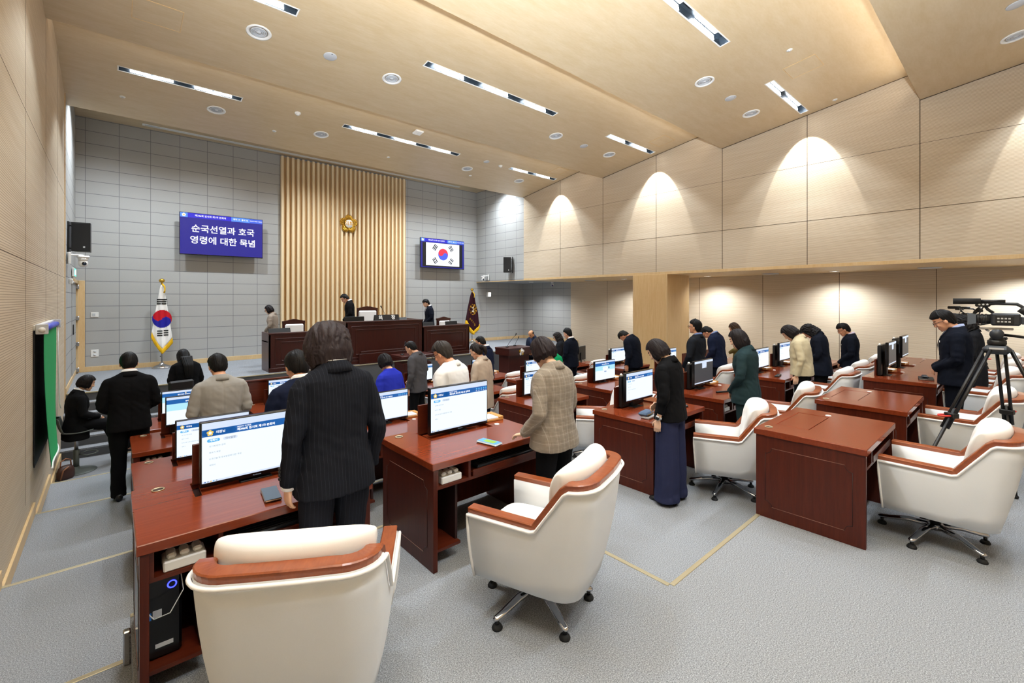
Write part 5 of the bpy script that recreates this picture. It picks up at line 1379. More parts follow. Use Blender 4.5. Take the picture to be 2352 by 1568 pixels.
def build_head(mb, ps, fem):
    k = .95 if fem else 1.0
    mb.loft([[ps.head(p) for p in sring((0, y * k, z), a * k, b * k, 22, 2.15)] for z, y, a, b in HEADR], None)
    def E(c, r): 
        q = MB(); q.ell(c, r, None, 12, 8); mb.add([ps.head(p) for p in q.v], q.f, None)
    E((0, .098 * k, -.022), (.014, .018, .018)); E((0, .090 * k, .0), (.009, .014, .028)); E((0, .078 * k, .030), (.052, .016, .010))
    for s_ in (-1, 1):
        E((s_ * .078 * k, -.010, -.010), (.011, .021, .033)); E((s_ * .040, .066 * k, -.03), (.02, .018, .02)); E((s_ * .031, .079 * k, .006), (.016, .009, .010)); E((s_ * .012, .103 * k, -.03), (.008, .009, .008))
    E((0, .084 * k, -.062), (.022, .010, .006)); E((0, .083 * k, -.073), (.018, .010, .007)); E((0, .074 * k, -.098), (.018, .014, .014))
    nr = .046 if fem else .056
    mb.loft([[ps.spine((x, y - .035, 1.40)) for x, y in [(1.25 * nr * cos(t), 1.15 * nr * sin(t)) for t in [2 * pi * i / 16 for i in range(16)]]],
             [ps.spine((x, y - .032, 1.46)) for x, y in [(1.05 * nr * cos(t), nr * sin(t)) for t in [2 * pi * i / 16 for i in range(16)]]],
             [ps.head((x, y - .028, -.085)) for x, y in [(nr * cos(t), nr * sin(t)) for t in [2 * pi * i / 16 for i in range(16)]]],
             [ps.head((x, y - .018, -.03)) for x, y in [(nr * .95 * cos(t), nr * .95 * sin(t)) for t in [2 * pi * i / 16 for i in range(16)]]]], None)
def build_hand(mb, W, d, pn, side, curl=.5, size=1.0, spread=.12):
    """Palm, four fingers and a thumb. W wrist, d finger direction, pn palm normal (fingers curl towards it)."""
    d = V(d).normalized(); pn = V(pn); pn = (pn - d * pn.dot(d)).normalized(); x = d.cross(pn) * side; x.normalize(); W = V(W); s = size
    def L(a, b, c): return W + x * a * s + d * b * s + pn * c * s
    rings = []
    for b, a, c in ((-.03, .024, .020), (.0, .026, .019), (.03, .036, .017), (.06, .041, .015), (.085, .039, .013), (.094, .034, .009)):
        rings.append([L(a * cos(t), b, c * sin(t)) for t in [2 * pi * i / 16 for i in range(16)]])
    mb.loft(rings, None)
    for i, (ax, ln) in enumerate(((.030, .070), (.010, .080), (-.010, .074), (-.029, .058))):
        p = L(ax, .082, 0); ang = curl * (.55 + .12 * i); dirn = d + x * (ax * spread * 4); pts = [p - d * .02 * s, p]
        for f_, add in ((.45, .6), (.32, 1.25), (.23, .9)):
            v = (dirn.normalized() * cos(ang) + pn * sin(ang)).normalized(); p = p + v * ln * f_ * s; pts.append(p); ang += curl * add
        mb.tube(pts, [.0095 * s, .0095 * s, .0088 * s, .008 * s, .006 * s], None, 8)
    p0 = L(.026, .018, .002); p1 = p0 + (x * .75 + d * .75 + pn * .35).normalized() * .036 * s; p2 = p1 + (x * .35 + d * 1 + pn * .5).normalized() * .030 * s; p3 = p2 + (d * 1 + pn * .6).normalized() * .022 * s
    mb.tube([p0, p1, p2, p3], [.014 * s, .0115 * s, .010 * s, .0075 * s], None, 8)
def hairmesh(ps, style, fem, amp=.004, seed=0):
    mb = MB(); k = .95 if fem else 1.0; NA = 120
    def hr(a): return (cos(a), sin(a))
    def smooth(a, b, x): x = max(0, min(1, (x - a) / (b - a))); return x * x * (3 - 2 * x)
    def strand(az, z, f=9):
        sw = az + .5 * noise.noise(V((cos(az) * 1.5, sin(az) * 1.5, z * 6 + seed)))
        return amp * (noise.noise(V((cos(sw) * 4, sin(sw) * 4, z * 9 + seed))) + .9 * noise.noise(V((cos(sw) * 11, sin(sw) * 11, z * 6 + seed))) + .6 * noise.noise(V((cos(sw) * 24, sin(sw) * 24, z * 5 + seed))))
    rings = []
    if style in ('short', 'crop', 'balding', 'tied', 'parted'):
        NE = 34
        for i in range(NE):
            el = -pi / 2 * .62 + (pi / 2 * .999 + pi / 2 * .62) * i / (NE - 1); row = []
            for j in range(NA):
                az = 2 * pi * j / NA; dx, dy, dz = cos(el) * cos(az), cos(el) * sin(az), sin(el)
                rx, ry, rz_ = .0755 * k, .098 * k, .116
                r0 = 1 / sqrt((dx / rx) ** 2 + (dy / ry) ** 2 + (dz / rz_) ** 2); z = r0 * dz
                fr = dy / max(1e-4, sqrt(dx * dx + dy * dy))     # 1 front .. -1 back
                if fr > .35: zl = .052 + .016 * (fr - .35) - (.012 if style == 'short' else -.010)
                elif fr > -.15: zl = -.012 + (.064) * smooth(-.15, .35, fr) ** 2
                elif fr > -.45: zl = -.012 - .03 * smooth(-.15, -.45, fr)
                else: zl = -.042 - .036 * smooth(-.45, -.8, fr)
                if style == 'tied': zl = (.046 if fr > .35 else zl); th = .014
                else: th = .011 + .014 * smooth(.0, .08, z) + (.008 if (style == 'short' and fr > .2 and z > .04) else 0)
                mk_ = smooth(zl - .006, zl + .010, z)
                if style == 'balding': mk_ *= 1 - smooth(.055, .075, z) * (1 if fr < .9 else 1); th = .008
                if style == 'crop': th *= .8
                if style == 'parted' : th += .006 * (dx > .0)
                rr = r0 + (th + strand(az, z)) * mk_ - .016 * (1 - mk_)
                row.append(ps.head((rr * dx, rr * dy - .006, rr * dz)))
            rings.append(row)
        mb.loft(rings, None)
        if style == 'tied':
            q = MB(); q.ell((0, -.118, .015), (.036, .040, .045), None, 14, 10); mb.add([ps.head(V(p) + V((0, 0, 1)) * .006 * noise.noise(V(p) * 40)) for p in q.v], q.f, None)
            limbp = [ps.head((0, -.135, .02)), ps.head((.0, -.165, -.02)), ps.head((.005, -.155, -.075)), ps.head((.01, -.135, -.12))]
            mb.tube(limbp, [.03, .036, .03, .01], None, 12)
    else:
        bot = {'bob': -.135, 'bobshort': -.098, 'long': -.12, 'curly': -.135, 'bowl': -.075, 'fluffy': -.125}[style]
        NZ = 40
        for i in range(NZ):
            f = i / (NZ - 1); z = .134 - (.134 - bot) * (1 - (1 - f) ** 1.0); row = []
            if z > 0: e = sqrt(max(0, 1 - (z / .1345) ** 2)); g = e
            else: g = 1
            vol = .024 if style != 'fluffy' else .040
            if style == 'curly': vol = .034
            tp = max(0, -z) / .135
            A = (.076 * k + vol * (1 + .25 * min(tp, 1))) * g; B = (.098 * k + vol) * g; cy = -.008
            if style in ('bob', 'fluffy', 'bobshort', 'bowl'):
                sh = smooth(.55, 1.0, (.02 - z) / (.02 - bot)); A *= 1 - .20 * sh; B *= 1 - .18 * sh
            if style == 'long' and z < -.08: A *= 1 - .25 * smooth(-.08, -.3, z); B *= 1 - .3 * smooth(-.1, -.3, z); cy -= .02 * smooth(-.08, -.2, z)
            for j in range(NA):
                az = 2 * pi * j / NA; ca, sa = cos(az), sin(az)
                n_ = strand(az, z, 8) * (1.5 if style != 'curly' else 2.0)
                if style == 'curly': n_ += .014 * noise.noise(V((ca * 5, sa * 5, z * 42 + seed)))
                x = (A + n_) * ca; y = cy + (B + n_) * sa; zz = z
                if style == 'long' and z < -.12: zz = z + .03 * abs(ca)
                # face opening in front
                half = radians(62 if style != 'long' else 75) if z < .045 else radians(62) * (1 - smooth(.045, .085, z))
                da = abs((az - pi / 2 + pi) % (2 * pi) - pi)
                op = 1 - smooth(half - .10, half + .06, da) if half > .02 else 0
                if op > 0:
                    ix, iy = .058 * k * ca * min(1, g + .2), -.012 + .058 * k * sa * min(1, g + .2)
                    if z < -.11: ix, iy = .03 * ca, -.05 + .03 * sa
                    x = x * (1 - op) + ix * op; y = y * (1 - op) + iy * op
                # nape clears the collar
                if z < -.10 and style == 'long' and da < pi * .5: x *= .85
                if i > NZ * .6 and style != 'long': zz += (i - NZ * .6) / (NZ * .4) * .016 * noise.noise(V((ca * 6, sa * 6, seed)))
                row.append((x, y, zz))
            rings.append([(ps.head(p) if p[2] > -.15 else ps.head((p[0], p[1], -.15)) + (ps.spine((p[0], p[1], 1.3)) - ps.spine((p[0], p[1], 1.3 - (p[2] + .15))) )* 1.0 + V((0, -.012, 0))) for p in row])
        if style == 'long':
            mb.loft(rings, None); rings = []
            for i in range(16):
                z = 1.52 - .36 * i / 15; f = i / 15
                cy = -.085 - .085 * min(1, f * 2.2); a_, b_ = .088 - .028 * f, .040 - .012 * f
                rings.append([ps.spine((a_ * cos(u) * (1 + .08 * noise.noise(V((cos(u) * 3, sin(u) * 3, z * 3)))) , cy + b_ * sin(u) + .005 * noise.noise(V((cos(u) * 9, sin(u) * 9, z * 3))), z)) for u in [2 * pi * j / NA for j in range(NA)]])
        # closing ring under the hair
        c = sum((V(p) for p in rings[-1]), V()) / NA
        if style != 'long': rings.append([V(p).lerp(c, .55) + (ps.head((0, 0, .03)) - ps.head((0, 0, 0))) for p in rings[-1]])
        mb.loft(rings, None)
    return mb
def shade_hair(mb, name, mat):
    me = bpy.data.meshes.new(name); me.from_pydata(mb.v, [], mb.f); me.materials.append(mat); me.polygons.foreach_set('use_smooth', [True] * len(me.polygons)); me.update(); return me

def torso_rings(ps, fem, hem, ease, upto=1.475, bulk=1.0, flare=0, boxy=0):
    if fem:
        T = [(.60, .185, .125, 0), (.78, .186, .128, 0), (.86, .182, .128, 0), (.95, .170, .118, .0), (1.06, .146, .102, .0), (1.14, .150, .105, .0), (1.24, .166, .120, .008), (1.32, .168, .110, .0), (1.375, .170, .092, -.012), (1.41, .140, .075, -.02), (1.44, .09, .062, -.026), (1.475, .058, .055, -.03)]
    else:
        T = [(.60, .19, .125, 0), (.78, .188, .130, 0), (.86, .186, .130, 0), (.95, .180, .124, 0), (1.06, .172, .118, .0), (1.14, .176, .120, .0), (1.24, .188, .124, .0), (1.32, .194, .118, -.004), (1.38, .198, .098, -.014), (1.415, .165, .080, -.02), (1.445, .105, .068, -.026), (1.475, .066, .062, -.03)]
    def at(z):
        for i in range(len(T) - 1):
            if T[i][0] <= z <= T[i + 1][0]:
                f = (z - T[i][0]) / (T[i + 1][0] - T[i][0]); return [T[i][j] + (T[i + 1][j] - T[i][j]) * f for j in range(4)]
        return T[-1]
    zs = [hem + (1.30 - hem) * i / 9 for i in range(9)] + [1.30, 1.34, 1.375, 1.40, 1.42, 1.44, 1.46, upto]
    out = []
    for z in zs:
        _, a, b, y = at(z); e = ease * (1 if z < 1.36 else max(.35, 1 - (z - 1.36) * 6)); low = max(0, (1.0 - z) / .3)
        if boxy: a = a + (.178 - a) * boxy * (z < 1.3); b = b + (.125 - b) * boxy * (z < 1.3)
        out.append([ps.spine(p) for p in sring((0, y, z), (a * bulk + e + flare * low), (b * bulk + e + flare * low), 30, 2.5, None, 0)])
    return out
def person(pid, label, loc, yaw, top, fem=False, bow=22, lean=2, slump=6, turn=0, arms='fold', jacket=None, hem=.80, trousers=None, bottom='trousers', hair='short', haircol='0d0c0d', skinc='d9a886',
           collar=None, shirt=None, tie=None, glasses=False, badge=None, voxel=.010, face=False, bulk=1.0, sleeve=1.0, seated=False, shoes='111112', extra=None, boxy=0, lapel=True, hairamp=.004, shoe_style='oxford', mask=False, group=None):
    """top is the height of the crown above the floor in the finished pose."""
    ps = Pose(lean, slump, bow, turn)
    crown = max(ps.head((0, y, .122)).z for y in (-.08, -.04, 0, .04)) + .012
    s = top / crown if not seated else 1.0
    t = thing('person', label, 'person', loc, yaw, group)
    t.scale = (s, s, s)
    sx = .170 if fem else .192
    # ---- arms
    A = {}
    for sd in (-1, 1):
        sh = V((sd * sx, -.02, 1.375))
        mode = arms[0 if sd < 0 else 1] if isinstance(arms, tuple) else arms
        if mode == 'fold': el, wr, hd, pn = V((sd * (sx + .048), .0, 1.10)), V((sd * .065, .185, .945)), V((-sd * .9, .25, -.35)), V((0, -1, 0))
        elif mode == 'foldlow': el, wr, hd, pn = V((sd * (sx + .06), .0, 1.10)), V((sd * .075, .175, .88)), V((-sd * .6, .15, -.75)), V((0, -1, -.1))
        elif mode == 'foldup': el, wr, hd, pn = V((sd * (sx + .06), -.01, 1.11)), V((sd * .06, .21, 1.0)), V((-sd * .9, .25, -.1)), V((0, -1, 0))
        elif mode == 'desk': el, wr, hd, pn = V((sd * (sx + .055), -.05, 1.10)), V((sd * (sx + .03), .155, .90)), V((0, .9, -.25)), V((0, -.25, -1))
        elif mode == 'back': el, wr, hd, pn = V((sd * (sx + .07), -.07, 1.11)), V((sd * .10, -.15, .95)), V((-sd * .8, -.1, -.5)), V((0, 1, 0))
        elif mode == 'lap': el, wr, hd, pn = V((sd * (sx + .04), .02, 1.12)), V((sd * .06, .26, 1.02)), V((-sd * .7, .5, -.2)), V((0, 0, -1))
        else: el, wr, hd, pn = V((sd * (sx + .05), -.035, 1.10)), V((sd * (sx + .055), .035, .855)), V((-sd * .02, .12, -1)), V((-sd, .15, 0))
        A[sd] = (ps.spine(sh), ps.spine(el), ps.spine(wr) if mode not in ('desk',) else wr, hd, pn)
    # ---- legs
    if seated: LG = {sd: [V((sd * .09, 0, .93)), V((sd * .10, .40, .86)), V((sd * .09, .60, .44)), V((sd * .09, .62, .34))] for sd in (-1, 1)}
    else: LG = {sd: [V((sd * .085, 0, .93)), V((sd * .092, .012, .50)), V((sd * .095, -.015, .09)), V((sd * .095, -.015, .05))] for sd in (-1, 1)}
    # ---- body
    b = MB(); build_head(b, ps, fem)
    b.loft(torso_rings(ps, fem, .82, -.022, 1.46), None)
    for sd in (-1, 1):
        S_, E_, W_, hd, pn = A[sd]
        limb(b, [S_ + V((-sd * .035, 0, -.05)), E_, W_], [.040, .036, .025] if not fem else [.036, .032, .022])
        build_hand(b, W_, hd, pn, sd, .45 if arms != 'side' else .35, .97 if not fem else .90)
        L_ = LG[sd]
        limb(b, L_[:3], [.07, .047, .033]); b.ell(L_[2] + V((0, .05, -.035)), (.035, .09, .03), None, 12, 8)
    me = fuse(b, voxel * .62 if voxel > .008 else .0052, 1, skin(skinc), 'body')
    hb = V((0, .03, 1.585)); lipm = mk('lips', 'b0695c', .5); inv_ok = face
    if face:
        me.materials.append(lipm); me.materials.append(mk('brow', '17120f', .8))
        lc = ps.head((0, .095, -.066)); bc = [ps.head((q, .09, .030)) for q in (-.032, .032)]; ec = [ps.head((q, .09, .006)) for q in (-.031, .031)]
        ax = (ps.head((1, 0, 0)) - ps.head((0, 0, 0))); az_ = (ps.head((0, 0, 1)) - ps.head((0, 0, 0))); ay = (ps.head((0, 1, 0)) - ps.head((0, 0, 0)))
        for p in me.polygons:
            c = p.center
            d = c - lc
            if d.length > .12: continue
            if abs(d.dot(ax)) < .022 and abs(d.dot(az_)) < .0095 and d.dot(ay) > -.03: p.material_index = 1
            for q in bc:
                d = c - q
                if abs(d.dot(ax)) < .021 and abs(d.dot(az_)) < .0045 and abs(d.dot(ay)) < .04: p.material_index = 2
            for q in ec:
                d = c - q
                if abs(d.dot(ax)) < .014 and abs(d.dot(az_)) < .0032 and abs(d.dot(ay)) < .04: p.material_index = 2
    ob('body', me, t)
    # ---- hair
    ob('hair', shade_hair(hairmesh(ps, hair, fem, hairamp, pid * 3.1), 'hair', hairmat(haircol)), t)
    # ---- jacket
    jm = jacket
    b = MB(); b.loft(torso_rings(ps, fem, hem, .014, 1.468, bulk, .012, boxy), None)
    for sd in (-1, 1):
        S_, E_, W_, hd, pn = A[sd]
        S2 = S_ + V((-sd * .016, 0, -.022)); S0 = ps.spine((sd * sx * .45, -.02, 1.378)); Wd = E_ + (W_ - E_) * (.97 * sleeve if sleeve <= 1 else 1)
        r = [.036, .058, .060, .049, .044, .040] if fem else [.042, .066, .068, .056, .051, .046]
        r = [q * (.5 + .5 * bulk) for q in r]
        limb(b, [S0, S2, S2.lerp(E_, .30) + V((sd * .008, 0, 0)), E_ + V((sd * .006, -.004, 0)), E_.lerp(Wd, .55), Wd], r, 16)
    me = fuse(b, voxel, 4, jm, 'jacket')
    sd_ = pid * 7.7; wr_ = .0075
    cos_ = [v.co.copy() for v in me.vertices]; nos = [v.normal.copy() for v in me.vertices]; flat = []
    for c, n_ in zip(cos_, nos):      # soft creases of cloth: stretched noise, deeper around elbow and waist
        k = 1 + 1.2 * math.exp(-((c.z - 1.08) / .10) ** 2); g = 0
        arm = abs(c.x) > sx + .005
        f = noise.noise(V((c.x * 7 + sd_, c.y * 7, c.z * (16 if arm else 6)))) + .5 * noise.noise(V((c.x * 15 + sd_, c.y * 13, c.z * 22 + c.x * 14)))
        if c.z > 1.36: k *= .35
        if lapel and not arm and c.y < -.04 and abs(c.x) < .012: g = -.004 * (1 - abs(c.x) / .012) * (1.6 if c.z < .98 else .7)
        flat += list(c + n_ * (wr_ * k * f * .8 + g))
    me.vertices.foreach_set('co', flat); me.update()
    ob('jacket', me, t)
    bv = BVHTree.FromPolygons([v.co.copy() for v in me.vertices], [tuple(p.vertices) for p in me.polygons])
    def front(x, z, off=.004):
        o = ps.spine((x, .0, z)); d = (ps.spine((x, 1, z)) - ps.spine((x, 0, z))).normalized()
        h = bv.ray_cast(o + d * .6, -d)
        return (h[0] if h[0] is not None else o + d * .13) + d * off
    # ---- collar
    def band(r0, r1, z0, z1, a0, zc, thick, nm, mat, yc=-.030):
        # folded band from the top ring r0=(rx, ry) at zc+z0 out to the lower ring r1 at zc+z1, open at the throat
        q = MB(); rings = []; N_ = 34
        for i in range(N_ + 1):
            a = radians(90 + a0 + (360 - 2 * a0) * i / N_); drop = (1 + sin(a)) * .5; dz = -.075 * drop ** 2.2
            cx, cy = cos(a), sin(a); pr = []
            for f, o in ((0, 0), (.15, thick), (.55, thick * 1.4), (1, thick), (1, 0), (.5, 0)):
                rx = r0[0] + (r1[0] - r0[0]) * f + o; ry = r0[1] + (r1[1] - r0[1]) * f + o
                pr.append(ps.spine((rx * cx, yc + ry * cy + .032 * drop, zc + z0 + (z1 - z0) * f + dz)))
            rings.append(pr)
        q.loft(rings, mat, True, True, True); ob(nm, q, t)
    nr = .050 if fem else .060
    if collar != 'none':
        band((nr * 1.12 + .010, nr + .008), (.108, .086) if fem else (.116, .090), .018, -.046, 30 if not fem else 40, 1.462, .004, 'collar', jm)
    if shirt:
        sm = cloth('shirt_' + shirt, shirt, .04, .7, 500)
        band((nr * 1.12 + .002, nr + .001), (nr * 1.12 + .012, nr + .010), .036, -.01, 16, 1.466, .004, 'shirt_collar', sm)
        if lapel and jacket is not None and not fem or tie:
            q = MB(); rows = []
            for i in range(9):
                z = 1.43 - .25 * i / 8; w_ = .055 * (1 - (i / 8)) ** .9 + .004
                rows.append([front(w_ * u, z, .005) for u in (-1, -.5, 0, .5, 1)])
            q.grid(rows, sm); ob('shirt_front', q, t)
            if tie:
                q = MB(); rows = []
                for i in range(9):
                    z = 1.425 - .24 * i / 8; w_ = .020 if i == 0 else .016 + .014 * i / 8
                    w_ = min(w_, .055 * (1 - i / 8) + .006)
                    rows.append([front(w_ * u, z, .011) for u in (-1, 0, 1)])
                q.grid(rows, cloth('tie_' + tie, tie, .1, .6, 400)); ob('tie', q, t)
            for sd in (-1, 1):
                q = MB(); rows = []
                for i in range(10):
                    z = 1.435 - .27 * i / 9; x0 = sd * (.058 * (1 - (i / 9)) ** .9 + .004); wl = (.030 + .03 * sin(pi * min(1, i / 5.5))) * (1 - i / 9) + .002
                    rows.append([front(x0, z, .008), front(x0 + sd * wl * .5, z, .010), front(x0 + sd * wl, z - .0, .007)])
                q.grid(rows, jm); ob('lapel', q, t)
    if badge:
        q = MB(); x0, z0 = badge; c = front(x0, z0, .006); q.box(-.028, .028, -.003, .003, -.011, .011, M_WHITE, .002, Matrix.Translation(c)); ob('name_badge', q, t)
    if glasses:
        q = MB(); gm = mk('glasses_frame', '1a1a1c', .3)
        for sd in (-1, 1):
            q.tube([ps.head((sd * .033 + .025 * cos(a), .104, .002 + .018 * sin(a))) for a in [2 * pi * i / 16 for i in range(17)]], .0028, gm, 6, False)
            q.tube([ps.head((sd * .058, .102, .006)), ps.head((sd * .076, .07, .008)), ps.head((sd * .079, .0, .004)), ps.head((sd * .076, -.02, -.008))], .0028, gm, 6)
        q.tube([ps.head((-.008, .105, .006)), ps.head((.008, .105, .006))], .0028, gm, 6); ob('glasses', q, t)
    # ---- legs wear
    tm = trousers
    b = MB()
    for sd in (-1, 1):
        L_ = LG[sd]
        if bottom == 'trousers':
            if seated: limb(b, [L_[0], L_[1], L_[2]], [.095, .085, .11])
            else:
                w_ = 1.0 if not fem else .95
                limb(b, [L_[0] + V((0, -.008, .02)), V((sd * .095, .004, .72)), L_[1], V((sd * .097, -.012, .28)), V((sd * .097, -.012, .045))], [.108 * w_, .094 * w_, .074 * w_, .070 * w_, .072 * w_], 18)
        elif bottom == 'wide':
            limb(b, [L_[0] + V((0, -.005, .02)), V((sd * .085, .004, .65)), V((sd * .092, .0, .35)), V((sd * .10, .0, .035))], [.105, .112, .118, .125], 20)
    if bottom == 'skirt':
        b.loft([[p for p in sring((0, 0, z), a_, b_, 28, 2.2)] for z, a_, b_ in ((.32, .24, .20), (.5, .22, .18), (.75, .195, .15), (.95, .17, .12), (1.03, .14, .10))], None)
    else:
        z0 = .80 if not seated else .86
        b.loft([[p for p in sring((0, 0, z), a_ * (1 if not fem else .98), b_, 26, 2.3)] for z, a_, b_ in ((z0, .16, .105), (.86, .178, .122), (.93, .176, .12), (1.0, .162, .11), (1.06, .150, .10))], None)
    me = fuse(b, voxel, 3, tm, 'trousers')
    cos_ = [v.co.copy() for v in me.vertices]; nos = [v.normal.copy() for v in me.vertices]; flat = []
    for c, n_ in zip(cos_, nos):
        f = noise.noise(V((c.x * 9 + sd_, c.y * 9, c.z * 5))) + .6 * noise.noise(V((c.x * 14, c.y * 14 + sd_, c.z * 15)))
        kk = 1 + 1.2 * math.exp(-((c.z - .82) / .05) ** 2) + 1.5 * math.exp(-((c.z - .10) / .07) ** 2)
        flat += list(c + n_ * .0055 * f * kk)
    me.vertices.foreach_set('co', flat); me.update()
    ob('skirt' if bottom == 'skirt' else 'trousers', me, t)
    # ---- shoes
    sm = mk('shoe_' + shoes, shoes, .3)
    for sd in (-1, 1):
        L_ = LG[sd]; a = L_[2]; q = MB()
        if seated: base = V((a.x, a.y, a.z - .10))
        else: base = V((a.x, a.y, 0))
        prof = [(-.075, .030, .045, .075), (-.055, .036, .0, .085), (0, .038, 0, .085), (.06, .042, 0, .062), (.12, .046, 0, .048), (.165, .042, 0, .040), (.195, .026, .004, .028)]
        rings = [[base + V((hw * cos(u), y, max(.0, (z1 / 2) * (1 + sin(u)) if True else 0))) for u in [2 * pi * i / 14 for i in range(14)]] for y, hw, z_, z1 in prof]
        q.loft(rings, sm)
        if shoe_style == 'sneaker': q.box(base.x - .046, base.x + .046, base.y - .075, base.y + .19, base.z - .004, base.z + .024, mk('sole_cream', 'e6ddc8', .6), .012)
        ob('shoe', q, t)
    if extra: extra(t, ps, A, front)
    return t
def cj(n, c, var=.12): return cloth('cloth_' + n, c, var, .88, 800, 0, .1)
K_BLACK = cj('black', '101012'); K_CHAR = cj('charcoal', '1f2024'); K_NAVY = cj('navy', '181e33'); K_DNAVY = cj('dark_navy', '10141f'); K_MIDN = cj('midnight', '131722')
K_TR = cj('trouser_black', '0e0e10'); K_TRN = cj('trouser_navy', '0e111a')
PIN = stripes('cloth_pinstripe', '191b22', '3d404b', .017); CHK = checks('cloth_check', '958a7c', '7b7063', 'b9b3aa', .062)
def p1_extra(t, ps, A, front):
    S_, E_, W_, hd, pn = A[-1]
    d = (W_ - E_).normalized(); e = W_ - d * .03
    q = MB(); q.tube([W_ - d * .015, W_ + d * .010], [.034, .034], cloth('shirt_ffffff', 'ffffff', .03, .7), 14); ob('shirt_cuff', q, t)
    for i in range(4):
        c = e - d * (.03 + .02 * i) + V((-.047 - .002 * i, -.012, 0)); q = MB(); q.cyl(c, c + V((-.006, -.002, 0)), .0075, .0075, M_BLACK, 10); ob('sleeve_button', q, t)
    q = MB(); r_ = .055; q.tube([ps.spine((r_ * 1.15 * cos(a), -.034 + r_ * sin(a), 1.478)) for a in [pi + pi * i / 24 for i in range(25)]], .0035, M_STEEL, 6); ob('necklace', q, t)
def p3_extra(t, ps, A, front):
    S_, E_, W_, hd, pn = A[-1]; d = (W_ - E_).normalized(); c = W_ - d * .03
    q = MB(); q.tube([c - d * .012, c + d * .012], .030, M_GREYP, 16); ob('watch_strap', q, t)
    q = MB(); o = V((-1, -.1, 0)); q.cyl(c + o * .026, c + o * .037, .022, .021, M_STEEL, 18); q.cyl(c + o * .037, c + o * .0385, .017, .017, M_BLACKG, 16); ob('watch_face', q, t)
def p6_extra(t, ps, A, front):
    for sd in (-1, 1):
        S_, E_, W_, hd, pn = A[sd]; d = (W_ - E_).normalized(); q = MB(); q.tube([W_ - d * .06, W_ + d * .005], [.04, .036], cloth('shirt_ffffff', 'ffffff', .03, .7), 14); ob('shirt_cuff', q, t)
